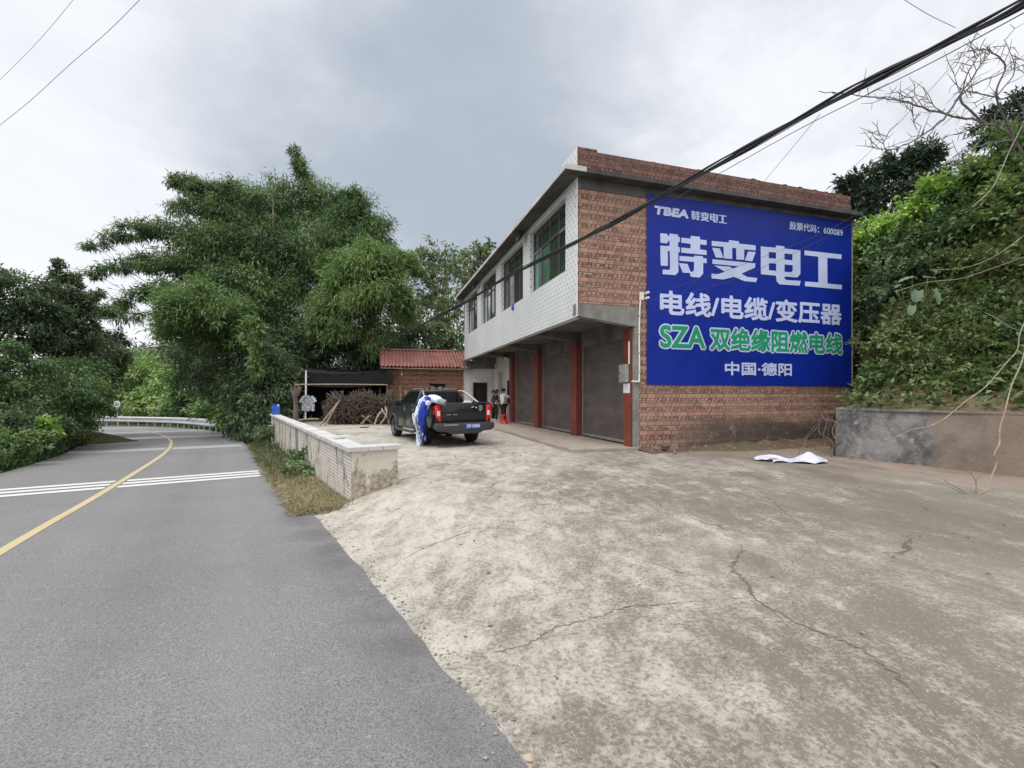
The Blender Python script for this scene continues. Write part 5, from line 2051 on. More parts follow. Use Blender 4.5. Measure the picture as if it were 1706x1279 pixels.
wire([(1730, 8, 3.4), (1560, 100, 4.4), (1430, 165, 5.2), (1300, 232, 6.1), (1100, 345, 7.7)], 'thin wire sagging just below the thick cable bundle', .005)
wire([(240, -8, 14), (180, 52, 15), (110, 113, 16), (50, 168, 17), (-10, 216, 18)], 'lower of two thin wires crossing the sky top left', .009, 'grey_box')
wire([(128, -8, 14), (80, 50, 15), (40, 93, 16), (-10, 142, 17)], 'upper of two thin wires crossing the sky top left', .007, 'galv')
wire([(1630, 55, 9), (1560, 138, 10), (1470, 232, 11), (1400, 300, 12.5), (1385, 322, 14)], 'thin wire slanting through the bare branches to the roof', .005)
wire([(1366, 190, 9), (1320, 246, 10.5), (1274, 301, 12.9)], 'thin wire slanting down from the bundle to the parapet', .005)
wire([(1500, -5, 9), (1545, 23, 9), (1592, 46, 9)], 'faint short wire high in the sky above the bare branches', .005)
wire([(1077, 491, 11.95), (1197, 455, 11.4), (1330, 405, 10.8), (1400, 372, 10.4), (1546, 288, 9.6), (1720, 175, 8.8)], 'upper thin service wire running from the insulators across the banner', .004)
wire([(1077, 503, 11.95), (1197, 474, 11.4), (1300, 432, 10.9), (1420, 372, 10.3), (1560, 292, 9.5), (1720, 196, 8.7)], 'lower thin service wire running from the insulators across the banner', .004)


# ---------------------------------------------------------------- vegetation
def leaf_object(name, P, D, L, W, tone, mat, parent, origin=(0, 0, 0), fold=.25, seed=0):
    g = np.random.default_rng(seed + 101)
    N = len(P)
    D = D / np.maximum(np.linalg.norm(D, axis=1, keepdims=True), 1e-6)
    up = np.tile(np.array([0, 0, 1.0]), (N, 1)) + g.normal(0, .55, (N, 3))
    Sd = np.cross(D, up)
    Sd /= np.maximum(np.linalg.norm(Sd, axis=1, keepdims=True), 1e-6)
    Nn = np.cross(Sd, D)
    L = np.broadcast_to(np.asarray(L, float), (N,))[:, None]
    W = np.broadcast_to(np.asarray(W, float), (N,))[:, None]
    P = P - np.asarray(origin, float)
    v = np.empty((N, 4, 3))
    v[:, 0] = P
    mid = P + D * L * .42
    v[:, 1] = mid + Sd * W * .5 + Nn * W * fold
    v[:, 2] = P + D * L - Nn * L * .12
    v[:, 3] = mid - Sd * W * .5 + Nn * W * fold
    me = bpy.data.meshes.new(name)
    me.vertices.add(N * 4)
    me.vertices.foreach_set('co', v.astype(np.float32).ravel())
    me.loops.add(N * 4)
    me.loops.foreach_set('vertex_index', np.arange(N * 4, dtype=np.int32))
    me.polygons.add(N)
    me.polygons.foreach_set('loop_start', np.arange(0, N * 4, 4, dtype=np.int32))
    me.polygons.foreach_set('loop_total', np.full(N, 4, dtype=np.int32))
    at_ = me.attributes.new('tone', 'FLOAT', 'FACE')
    at_.data.foreach_set('value', np.clip(tone, 0, 1).astype(np.float32))
    me.update(calc_edges=True)
    me.materials.append(LEAF[mat] if isinstance(mat, str) else mat)
    o = bpy.data.objects.new(name, me)
    COL.objects.link(o)
    if parent is not None:
        o.parent = parent
    return o


def lobe_leaves(lobes, cover, L, W, droop, g, shell=.45, sub=.34, wisp=6, wisplen=1.35, tone_spread=.22, dome=False):
    """leaf positions and directions filling a list of (centre, (rx,ry,rz)) lobes with uneven clumps and feathery wisps"""
    PP, DD, TT, tw = [], [], [], []
    for c, r in lobes:
        c = np.array(c)
        r = np.array(r)
        area = math.pi * r[0] * r[2]
        n = int(cover * area / (.5 * L * W)) + 20
        nsub = int(max(6, min(60, 9 + area * 1.6)))
        d = g.normal(0, 1, (nsub, 3))
        if dome:
            d[:, 2] = np.abs(d[:, 2]) * 1.2 - .25
        d /= np.linalg.norm(d, axis=1, keepdims=True)
        rad = (shell + (1.0 - shell) * g.random((nsub, 1)) ** .7)
        sc = c + d * rad * r
        wts = g.random(nsub) + .25
        idx = g.choice(nsub, n, p=wts / wts.sum())
        rs = sub * (r * .55 + r.mean() * .45) * .62
        srel = g.normal(0, 1, (n, 3)) * rs * np.array([1, 1, .72])
        p = sc[idx] + srel
        out = (p - c) / r
        dv = out * .55 + g.normal(0, .55, (n, 3)) + np.array([0, 0, -droop])
        PP.append(p)
        DD.append(dv)
        st = g.normal(.42 + g.normal(0, .10), tone_spread, nsub)
        TT.append(st[idx] + g.normal(0, .14, n))
        for _ in range(int(wisp * max(1, area / 6) ** .5)):
            dd = g.normal(0, 1, 3)
            dd[2] = abs(dd[2]) * .9 + .15 if not dome else abs(dd[2]) * .5
            dd /= np.linalg.norm(dd)
            ln = wisplen * (.85 + .4 * g.random())
            m = int(26 * (r.mean() / 1.2) ** .5 * (.32 / L) ** .5) + 10
            t = g.random(m) ** .7 * .65 + .35
            base = c + dd * r * ln * t[:, None]
            sag = (t ** 2)[:, None] * np.array([0, 0, -1.0]) * r[2] * .35 * (droop + .2)
            q = base + sag + g.normal(0, L * .35, (m, 3))
            PP.append(q)
            DD.append(dd * .6 + g.normal(0, .5, (m, 3)) + np.array([0, 0, -droop]))
            TT.append(np.full(m, g.normal(.45, tone_spread)) + g.normal(0, .12, m))
            tt2 = np.linspace(.2, 1, 5)
            tw.append([tuple(c + dd * r * ln * k + np.array([0, 0, -1.0]) * k * k * r[2] * .35 * (droop + .2)) for k in tt2])
    return np.concatenate(PP), np.concatenate(DD), np.concatenate(TT), tw


SEED = [100]


def px_lobes(spec):
    out = []
    for s in spec:
        px, py, rx, ry, Y = s[:5]
        c = at(px, py, Y)
        k = Y / 750
        out.append((c, (rx * k, (s[5] if len(s) > 5 else rx * k * .75), ry * k)))
    return out


def tree(name, label, cat, base, lobes, mat, cover=3.6, L=.3, W=.08, droop=.3, trunk_r=.16, bark='bark', group=None, wisp=6, wisplen=1.35, shell=.45, sub=.34, stems=1, trunk='trunk', crown='crown', twigs=True, dome=False, spread=.22):
    SEED[0] += 1
    g = np.random.default_rng(SEED[0])
    base = Vector(base)
    t = thing(name, label, cat, base, 0, group)
    P, D, T, tw = lobe_leaves(lobes, cover, L, W, droop, g, shell, sub, wisp, wisplen, spread, dome)
    n = len(P)
    leaf_object(crown, P, D, L * (.65 + .7 * g.random(n)), W * (.7 + .6 * g.random(n)), T, mat, t, base, seed=SEED[0])
    b = MB()
    big = sorted(lobes, key=lambda l: -l[1][0])
    fork = base.lerp(Vector(big[0][0]), .45)
    for k in range(stems):
        off = Vector((g.normal(0, .25), g.normal(0, .25), 0)) if stems > 1 else Vector((0, 0, 0))
        for i, (c, r) in enumerate(lobes):
            if stems > 1 and i % stems != k:
                continue
            c = Vector(c)
            p0 = base + off + Vector((0, 0, -.3))
            mid = base.lerp(c, .5) + off
            mid.z = base.z + (c.z - base.z) * .62
            if stems == 1:
                mid = fork + Vector((0, 0, 0))
            pts = catmull([p0, (p0 + mid) / 2 + Vector((g.normal(0, .08), 0, 0)), mid, mid.lerp(c, .6) + Vector((g.normal(0, .2), g.normal(0, .2), .1)), c], 4)
            m = len(pts)
            rr = trunk_r * (1 if stems == 1 else .55)
            b.tube([q - base for q in pts], [max(.012, rr * (1 - .85 * j / (m - 1))) for j in range(m)], 6, False)
    if twigs:
        for pts in tw:
            b.tube([Vector(q) - base for q in pts], [.018, .015, .012, .008, .005], 4, False)
    b.build(trunk, bark, t, True)
    return t


zg = lambda Y: z_road(Y) - .2
BG = 'bamboo clumps between road and hut'


def arm(pts, r0, r1, n=5, flat=.72):
    """a chain of shrinking lobes along a surveyed line"""
    out = []
    P = catmull([(p[0], p[1], p[2]) for p in pts], 6)
    for k in range(n):
        q = P[min(len(P) - 1, int(round(k / (n - 1) * (len(P) - 1))))]
        r = r0 + (r1 - r0) * k / (n - 1)
        out.append((q.x, q.y, r, r * flat, q.z))
    return out


def bamboo(label, base, spec, mat='bamboo', cover=5.2, **kw):
    a = dict(L=.34, W=.058, spread=.32, droop=.5, trunk_r=.08, bark='culm', group=BG, wisp=9, wisplen=1.25, shell=.35, sub=.36, stems=3, trunk='culms', crown='leaves')
    a.update(kw)
    return tree('bamboo_clump', label, 'bamboo', base, px_lobes(spec), mat, cover, **a)


bamboo('bamboo clump leaning out over the road with long feathery arms at its left side', (-14.3, 29, zg(29)),
       arm([(400, 385, 30), (355, 340, 30), (325, 312, 30), (288, 303, 30)], 40, 13, 6) + arm([(400, 420, 29), (310, 385, 28.5), (230, 385, 28), (158, 410, 27.5)], 46, 13, 7, .5)
       + arm([(400, 470, 29), (310, 445, 28), (230, 440, 27.5), (158, 456, 27)], 50, 13, 7, .5) + arm([(400, 500, 28), (310, 490, 27), (255, 485, 26.5), (205, 505, 26)], 46, 12, 5, .6) + [(300, 345, 22, 10, 29), (195, 522, 36, 14, 26), (355, 430, 60, 50, 29.5)], wisp=9, wisplen=1.45, spread=.28, sub=.46)
bamboo('bamboo clump with a low rounded dome of leaves hanging beside the road', (-12.6, 26, zg(26)),
       [(345, 545, 72, 75, 24), (308, 560, 40, 42, 24.5), (388, 570, 40, 50, 24.5)], 'bamboo_light', 8.0, wisp=8, wisplen=1.08, dome=True, shell=.75, sub=.26, spread=.12)
bamboo('tall dense bamboo clump forming the middle of the grove', (-12.0, 31, zg(31)),
       [(400, 365, 60, 55, 31), (450, 345, 55, 42, 31.5), (375, 325, 26, 26, 31), (430, 420, 80, 60, 30), (500, 460, 70, 60, 30), (420, 490, 75, 60, 29), (500, 540, 70, 65, 29)])
bamboo('bamboo clump with the tallest bent plume at its top', (-10.3, 31.5, zg(31)),
       [(540, 352, 52, 46, 31), (590, 375, 48, 48, 31), (505, 330, 26, 34, 31), (503, 295, 11, 24, 31, .5), (496, 268, 7, 14, 31, .4), (489, 253, 5, 9, 31, .3), (583, 330, 18, 26, 31, .6), (575, 335, 14, 16, 31, .5), (555, 420, 75, 55, 30.5), (630, 400, 26, 40, 31)], wisp=6, wisplen=1.2)
bamboo('bright bamboo clump with a high round dome behind the hut', (-8.2, 28.5, zg(28)),
       [(610, 505, 64, 90, 26.5), (572, 545, 46, 70, 27), (645, 520, 34, 70, 27), (565, 460, 34, 36, 28.5), (668, 450, 36, 26, 28), (640, 440, 30, 30, 28.5)], 'bamboo_light', 8.0, wisp=8, wisplen=1.08, dome=True, shell=.75, sub=.26, spread=.12)
bamboo('lower dark bamboo thicket behind the net shelter', (-10.8, 29.5, zg(28)),
       [(560, 590, 85, 45, 29.5), (480, 600, 60, 60, 28.5), (640, 590, 50, 40, 30), (560, 640, 80, 40, 30.5)], 'dark', 6.5, wisp=4)
bamboo('dark bamboo thicket hanging down to the verge beyond the wall end', (-11.3, 23.0, zg(23)),
       [(425, 600, 50, 60, 25), (385, 610, 40, 60, 26), (430, 660, 44, 50, 23.5), (425, 705, 34, 42, 22.3), (400, 670, 35, 50, 25), (345, 610, 48, 52, 28), (455, 650, 40, 60, 24)], 'dark', 6.0, L=.30, W=.075, wisp=5)
tree('creeper_plant', 'pale green climber trailing down the dark thicket beside the road', 'creeper', at(420, 640, 22.6), px_lobes([(417, 545, 15, 22, 22.4, .4), (424, 580, 12, 22, 22.3, .4), (428, 615, 9, 18, 22.3, .3)]), 'bamboo_light', 3.0, .26, .10, .5, .03, wisp=2, twigs=False, trunk='stem', crown='leaves')
# bare culm standing over the grove
tag(MB().tube(catmull([at(456, 420, 30), at(455, 350, 30), at(453.5, 300, 30)], 4), [.05] * 5 + [.03] * 4, 6).build('bamboo_culm', 'wood_pale', None, True), 'single leafless pale bamboo culm sticking up above the grove', 'bamboo')

TG = 'open crowned trees behind the hut'
for lab, base, spec in (
        ('slender open crowned tree in the gap between bamboo and house', (-4.6, 36, 0), [(735, 432, 34, 26, 36), (700, 440, 32, 22, 36), (745, 470, 50, 36, 36), (705, 490, 40, 34, 36), (735, 520, 50, 34, 36)]),
        ('open crowned tree rising partly behind the far eaves', (-2.6, 34, 0), [(790, 432, 26, 20, 34), (775, 465, 34, 30, 34), (760, 510, 40, 34, 34), (810, 430, 22, 20, 34)]),
        ('shorter leafy tree low behind the red tiled roof', (-5.6, 34, 0), [(700, 560, 60, 34, 33), (755, 560, 40, 40, 33), (665, 545, 34, 40, 33), (720, 590, 60, 30, 32)])):
    tree('broadleaf_tree', lab, 'tree', base, px_lobes(spec), 'loose', .85 if 'shorter' not in lab else 2.6, .34, .15, .25, .16, 'bark_pale', TG, wisp=9, wisplen=1.25, shell=.3, sub=.30)

FG = 'pale shrubs beyond the guardrail'
for lab, base, spec in (
        ('pale green shrub right behind the speed sign', (-44, 56, zg(46)), [(205, 640, 26, 34, 56), (215, 670, 34, 26, 55)]),
        ('tall pale green shrub between speed sign and bend', (-40, 56, zg(46)), [(245, 635, 36, 40, 56), (255, 675, 38, 26, 54), (235, 615, 22, 22, 57)]),
        ('bright green shrub at the middle of the guardrail', (-36, 55, zg(46)), [(295, 640, 38, 34, 54), (300, 672, 40, 28, 52), (318, 628, 26, 22, 54)]),
        ('dark green shrub behind the near half of the guardrail', (-29, 47, zg(46)), [(330, 665, 36, 34, 46), (300, 685, 26, 20, 46)]),
        ('tall green shrub near the right end of the guardrail', (-24, 42, zg(42)), [(368, 650, 30, 46, 40), (360, 690, 30, 24, 38), (345, 640, 28, 36, 43)])):
    tree('roadside_shrub', lab, 'shrub', base, px_lobes(spec), 'far' if 'dark' not in lab and 'tall green' not in lab else 'bamboo', 3.4, .55, .2, .3, .1, 'bark', FG, wisp=6)
tree('leafy_bush', 'small light green leafy bush at the near end of the guardrail', 'bush', at(385, 716, 27.5), px_lobes([(376, 694, 17, 14, 27.5), (392, 704, 16, 14, 27), (362, 700, 12, 10, 28)]), 'bright', 2.6, .26, .15, .3, .03, trunk='stem', wisp=4)

for lab, base, spec, mat in (
        ('distant dark tree beyond the bend under the left bamboo arm', (-66, 84, -2), [(225, 612, 34, 36, 84), (205, 620, 30, 32, 84), (245, 615, 30, 30, 84)], 'grey'),
        ('distant rounded tree beyond the bend in the gap of sky', (-64, 92, -2), [(278, 602, 32, 30, 92), (305, 605, 32, 36, 92), (262, 615, 40, 26, 90)], 'grey'),
        ('distant dark tree half hidden by the low bamboo dome', (-52, 84, -2), [(330, 600, 46, 44, 84), (320, 640, 60, 40, 82)], 'dark'),
        ('distant dark tree beyond the left hand bushes', (-74, 80, -2), [(165, 625, 40, 40, 80), (150, 640, 60, 40, 78), (190, 640, 50, 40, 76)], 'dark')):
    tree('distant_tree', lab, 'tree', base, px_lobes(spec), mat, 3.2, .85, .34, .2, .3, 'bark', 'distant trees beyond the bend', wisp=5)

LG = 'trees and bushes along the left of the road'
for nm, lab, base, spec, mat, cov, L_, W_ in (
        ('roadside_tree', 'dark creeper covered tree with a rounded top at the left', (-20.8, 18.5, -.5), [(35, 490, 52, 40, 18), (-15, 495, 50, 46, 18.5), (68, 520, 34, 36, 18), (10, 550, 60, 36, 18.5), (60, 560, 34, 26, 18.3), (-90, 520, 70, 60, 18), (-180, 560, 80, 80, 17), (-90, 620, 80, 60, 16)], 'dark', 5.5, .16, .075),
        ('roadside_tree', 'thin branched dark tree with twiggy top left of the road bend', (-20.5, 21, -.6), arm([(110, 580, 21), (112, 520, 20.8), (102, 470, 20.6), (99, 442, 20.5)], 36, 6, 6, 1.0) + arm([(125, 585, 21), (140, 545, 21), (146, 505, 21), (165, 490, 21)], 30, 5, 6, .8) + arm([(120, 560, 21), (128, 500, 21), (122, 462, 21)], 26, 6, 5, 1.0) + [(85, 590, 34, 30, 20.5), (150, 590, 36, 30, 21.5), (110, 620, 50, 26, 21)], 'grey', 3.2, .19, .07),
        ('roadside_tree', 'dark leaning tree overhanging the far left side of the road', (-26.5, 27, -.8), [(185, 575, 26, 26, 27), (160, 605, 34, 40, 26.5), (198, 605, 20, 22, 28), (145, 650, 32, 42, 25.5), (138, 685, 24, 26, 25)], 'dark', 5, .20, .08),
        ('roadside_bush', 'yellowish green bush with layered sprays at the left edge', (-17.0, 14.6, -.4), [(12, 585, 40, 18, 15), (-10, 620, 40, 22, 14.5), (45, 612, 36, 16, 15), (20, 650, 50, 20, 14.6)], 'bamboo', 3.6, .15, .055),
        ('roadside_bush', 'dense mid green bush drooping over the road side', (-17.6, 16.6, -.5), [(95, 640, 60, 40, 17.5), (125, 680, 44, 34, 17.5), (70, 670, 60, 40, 16.5), (135, 640, 40, 40, 19)], 'bamboo', 4.6, .16, .055),
        ('roadside_bush', 'dark low bush touching the road edge at the left', (-16.0, 14.8, -.4), [(40, 700, 50, 34, 14.5), (85, 715, 36, 26, 15.5), (10, 720, 40, 34, 13.5)], 'dark', 5, .14, .055),
        ('roadside_bush', 'bright weedy bush nearest the camera on the left', (-14.0, 12.4, -.3), [(20, 745, 34, 26, 12.4), (-15, 740, 40, 34, 12), (58, 735, 26, 20, 13.6), (-80, 745, 60, 50, 11.5), (-170, 760, 70, 60, 11)], 'bamboo_light', 3.2, .12, .055),
        ('roadside_bush', 'small fresh green bush standing out against the dark bush', (-15.6, 14.3, -.4), [(62, 712, 20, 14, 14.0), (80, 722, 14, 9, 14.2)], 'bright', 2.2, .17, .10),
        ('roadside_bush', 'low mossy bush on the earth bump at the bend', (-18.6, 19.6, -.6), [(138, 728, 16, 10, 19.3), (122, 722, 16, 12, 19.6)], 'olive', 3.0, .14, .06)):
    tree(nm, lab, 'tree' if 'tree' in nm else 'bush', base, px_lobes(spec), mat, cov, L_, W_, .35, .14 if 'tree' in nm else .05, 'bark', LG, wisp=7, wisplen=1.25)
# earth bump at the left road edge
b = MB()
c0 = at(136, 742, 20)
for j in range(9):
    for i in range(17):
        a, c_ = i / 16 * 2 - 1, j / 8 * 2 - 1
        h_ = max(0, 1 - a * a) * max(0, 1 - c_ * c_) * (.75 + .08 * math.sin(i * 2 + j))
        b.v.append((c0.x - 1.7 + a * 2.0 + c_ * .9, c0.y + .4 - a * 1.0 + c_ * 3.0, z_road(c0.y) - .15 + h_))
for j in range(8):
    for i in range(16):
        a = j * 17 + i
        b.f.append((a, a + 1, a + 18, a + 17))
tag(b.build('earth_mound', 'ground', None, True), kind='structure')
# undergrowth all along the left verge: nobody could count it
g = np.random.default_rng(5)
N = 16000
ii = g.random(N) * 62 + 22
off = 1.02 + np.abs(g.normal(0, .55, N))
P = np.array([tuple(road_pt(i, -1) + (road_pt(i, -1) - road_pt(i, 0)).normalized() * ((o - 1.0) * 2.2)) for i, o in zip(ii, off)])
P[:, 2] += g.random(N) ** 1.6 * .75 - .05
D = g.normal(0, .6, (N, 3)) + np.array([0, 0, .5])
tag(leaf_object('roadside_undergrowth', P, D, .12 + .16 * g.random(N), .04 + .05 * g.random(N), g.normal(.4, .25, N), 'bamboo', None, seed=1), kind='stuff')

# grass and dead leaves on the verge by the wall
N = 6500
tq = 5.6 + 15 * g.random(N) ** 1.5
uq = -.34 + (.95 * g.random(N) ** .9)
P = np.array([(*tu(a, min(c_, .6)), 0) for a, c_ in zip(tq, uq)])
P[:, 2] = [z_road(p[1]) + .03 for p in P]
tall = np.clip((tq - 7.5) / 4, .0, 1)
D = g.normal(0, .8, (N, 3)) + np.stack([0 * tall, 0 * tall, .3 + 1.0 * tall], 1)
tone = np.clip(1.0 - tall * .75 + g.normal(0, .2, N), 0, 1)
tag(leaf_object('verge_grass', P, D, .06 + .10 * g.random(N) + .14 * tall * g.random(N), .010 + .012 * g.random(N), tone, 'grass', None, seed=2), kind='stuff')
tree('wall_weed', 'green creeping weed at the foot of the boundary wall', 'weed', at(478, 790, 10.5), [(Vector((*tu(9.6, .35), -.12)), (.35, .5, .16)), (Vector((*tu(10.6, .45), .05)), (.25, .5, .3))], 'bamboo', 2.6, .10, .06, .2, .02, wisp=2, twigs=False, trunk='stem', crown='leaves')
tree('wall_weed', 'dark hanging weed covering the far end of the boundary wall', 'weed', Vector((*tu(18.5, .3), -.6)), [(Vector((*tu(18.8, .35), -.1)), (.35, .9, .6)), (Vector((*tu(17.2, .35), -.45)), (.3, .8, .35)), (Vector((*tu(15.0, .35), -.45)), (.25, 1.2, .25))], 'dark', 3.6, .20, .06, .5, .02, wisp=5, twigs=False, trunk='stem', crown='leaves')


# ---- right hand hillside
def hit_hill(px, py, back=.0):
    k = (px - 853) / 750
    Y = 6.0
    while Y < 40:
        x, z = k * Y, 1.6 + (657 - py) / 750 * Y
        v = Vector((x, Y)) - RW0
        if v.dot(HN) > hill_edge(v.dot(rd)) + .1 and hill_z(x, Y) > z:
            return Vector((x, Y, z))
        Y += .05
    return Vector((k * 16, 16, 1.6 + (657 - py) / 750 * 16))


HG = 'shrubs on the hillside'
hs = [(1460, 395, 40, 24, 'bright', 'yellow green shrub at the top of the bank beside the parapet', .15, .10),
      (1500, 375, 44, 26, 'bright', 'bright leafy shrub on the bank crest below the pines', .15, .10),
      (1560, 345, 48, 34, 'bright', 'light green shrub on the crest below the bare branches', .16, .09),
      (1615, 310, 48, 36, 'bamboo_light', 'upper green shrub on the crest under the twigs', .17, .08),
      (1675, 270, 48, 44, 'bamboo_light', 'highest green shrub at the right end of the crest', .17, .08),
      (1455, 440, 30, 34, 'bamboo_light', 'mid green shrub pressed against the banner edge', .14, .09),
      (1500, 425, 46, 32, 'bamboo', 'deep green shrub under the yellow green crest shrubs', .14, .09),
      (1565, 400, 46, 34, 'bamboo', 'deep green shrub in the middle of the upper bank', .14, .09),
      (1630, 375, 46, 38, 'bamboo', 'deep green shrub under the upper right crest', .14, .08),
      (1690, 345, 40, 40, 'bamboo_light', 'green shrub at the right picture edge below the crest', .15, .08),
      (1458, 495, 30, 40, 'dark', 'dark shrub in the shade gap next to the house', .13, .08),
      (1490, 480, 40, 34, 'dark', 'dark leafy shrub left of the big broad leaves', .13, .08),
      (1456, 560, 24, 44, 'dark', 'dark ivy like shrub low in the gap next to the house', .12, .08),
      (1550, 445, 44, 26, 'dark', 'dark shrub above the big broad leaves', .13, .08),
      (1620, 440, 40, 22, 'olive', 'brownish green shrub above the bare vines', .13, .06),
      (1485, 580, 36, 30, 'olive', 'olive shrub with dry tips low on the bank near the house', .13, .07),
      (1520, 560, 38, 30, 'olive', 'dry grassy shrub below the big broad leaves', .14, .05),
      (1482, 626, 26, 18, 'bamboo', 'green shrub hanging over the left end of the retaining wall', .11, .07),
      (1560, 600, 40, 26, 'olive', 'dry olive shrub in the middle of the lower bank', .12, .05),
      (1620, 580, 40, 34, 'olive', 'dry brownish shrub right of the middle of the lower bank', .12, .05),
      (1640, 510, 36, 22, 'bamboo_light', 'fresh green shrub right of the big broad leaves', .13, .05),
      (1685, 560, 30, 30, 'bamboo', 'green shrub beside the long hanging vine', .13, .06),
      (1680, 440, 36, 30, 'olive', 'dry shrub below the right hand crest', .13, .06)]
LEAF['hill'] = leaf_mat('hill_leaf', (.055, .08, .03), (.11, .16, .055), (.19, .235, .10))
for px, py, rx, ry, mt, lab, L_, W_ in hs:
    q = hit_hill(px, py)
    k = q.y / 750
    Y = q.y + .05
    rx, ry = rx * 1.25, ry * 1.25
    lo = [(at(px, py, Y), (rx * k, .55, ry * k)), (at(px - rx * .4, py + ry * .4, Y), (rx * k * .6, .4, ry * k * .6)), (at(px + rx * .5, py + ry * .3, Y), (rx * k * .6, .4, ry * k * .6))]
    tree('hillside_shrub', lab, 'shrub', q + Vector((.25, .25, -.5)), lo, mt, 2.6, L_, W_, .25, .035, 'bark', HG, wisp=5, wisplen=1.25, trunk='stem')
# ground cover on the bank
N = 42000
P = []
while len(P) < N:
    s, dd = g.uniform(-3, 9), .3 + 7 * g.random()
    q = RW0 + rd * s + HN * (dd + hill_edge(s))
    if dd < 1.0 and g.random() < .75:
        continue
    P.append((q.x, q.y, hill_z(q.x, q.y) + .30 * g.random() ** 2))
P = np.array(P)
D = g.normal(0, .7, (N, 3)) + np.array([-.5, -.35, .25])
tag(leaf_object('ground_cover', P, D, .10 + .16 * g.random(N), .05 + .08 * g.random(N), g.normal(.4, .28, N), 'hill', None, seed=3), kind='stuff')

# broad leaved plant
q = hit_hill(1540, 520)
q = q + Vector((-.18, -.34, 0))
taro = thing('broad_leaf_plant', 'plant with huge drooping grey green leaves in the middle of the bank', 'plant', q)
# each leaf: surveyed place of the stalk end, length, width, heading (0 = to the right), pitch of the blade
for px, py, ln, wd, hd, pit in ((1520, 462, .52, .36, 2.6, -.1), (1546, 462, .40, .26, .5, .15), (1530, 485, .50, .48, 3.6, -1.0), (1556, 483, .62, .50, 5.0, -1.05), (1572, 520, .75, .42, .0, -.25), (1600, 522, .62, .36, 5.8, -.5), (1520, 510, .46, .34, 3.9, -.8), (1522, 590, .34, .24, 3.4, -.6), (1640, 508, .5, .24, .3, .2), (1500, 474, .3, .2, 3.2, -.3)):
    c = at(px, py, q.y - .25 * rng.random()) - q
    ln, wd = ln * .62, wd * .62
    ax = Vector((math.cos(hd) * math.cos(pit), math.sin(hd) * .55 * math.cos(pit) - .15, math.sin(pit))).normalized()
    sx = ax.cross(Vector((.1, -.35, 1))).normalized()
    nn_ = sx.cross(ax)
    b = MB()
    m = 12
    for j in range(m):
        v_ = j / (m - 1)
        prof_ = (1 - v_) ** .62 * (.62 + 1.5 * v_) if v_ < 1 else 0
        hw_ = wd * .42 * prof_ + .003
        for i in range(7):
            u_ = i / 3 - 1
            back = -.16 * ln * abs(u_) * (1 - v_) ** 3 * 1.2
            p_ = c + ax * (ln * v_ + back) + sx * (u_ * hw_) + nn_ * (-.30 * ln * v_ * v_ + .10 * wd * abs(u_) + .012 * math.sin(j * 1.9 + i * 2.3))
            b.v.append(tuple(p_))
    for j in range(m - 1):
        for i in range(6):
            a = j * 7 + i
            b.f.append((a, a + 1, a + 8, a + 7))
    o = b.build('leaf', LEAF['taro'], taro, True)
    at_ = o.data.attributes.new('tone', 'FLOAT', 'FACE')
    at_.data.foreach_set('value', np.full(len(o.data.polygons), .2 + .6 * rng.random(), dtype=np.float32))
    MB().tube(catmull([Vector((.15, .35, -.35)), Vector((c.x * .55, .1, min(c.z, .1) - .15)), c], 4), .011, 5).build('stalk', 'culm', taro, True)

# pines on the hilltop
for lab, base, spec in (
        ('dark conifer standing tallest behind the bank crest', (29.5, 33, 9.5), [(1540, 255, 22, 20, 33), (1525, 275, 20, 24, 33), (1552, 280, 24, 26, 33), (1535, 310, 34, 24, 33)]),
        ('shorter dark conifer left of the tallest one on the hilltop', (26.6, 33, 9.5), [(1490, 275, 16, 18, 33), (1480, 295, 22, 22, 33), (1495, 320, 34, 24, 33)]),
        ('low dark conifer just behind the right end of the parapet', (24.5, 33, 9), [(1445, 300, 16, 20, 33), (1435, 330, 26, 26, 33), (1465, 335, 26, 24, 33), (1412, 308, 14, 12, 33), (1424, 345, 26, 22, 33)]),
        ('dark tree at the right picture edge above the crest', (16.8, 15.5, 9), [(1668, 200, 22, 22, 15), (1700, 185, 26, 24, 15), (1650, 225, 26, 18, 15), (1690, 225, 34, 26, 15)])):
    near = base[1] < 20
    tree('conifer', lab, 'conifer', base, px_lobes(spec), 'pine', 3.2, .5 if not near else .2, .14 if not near else .06, .15, .2, 'bark', 'dark trees on the hilltop', wisp=8, wisplen=1.2, shell=.3)

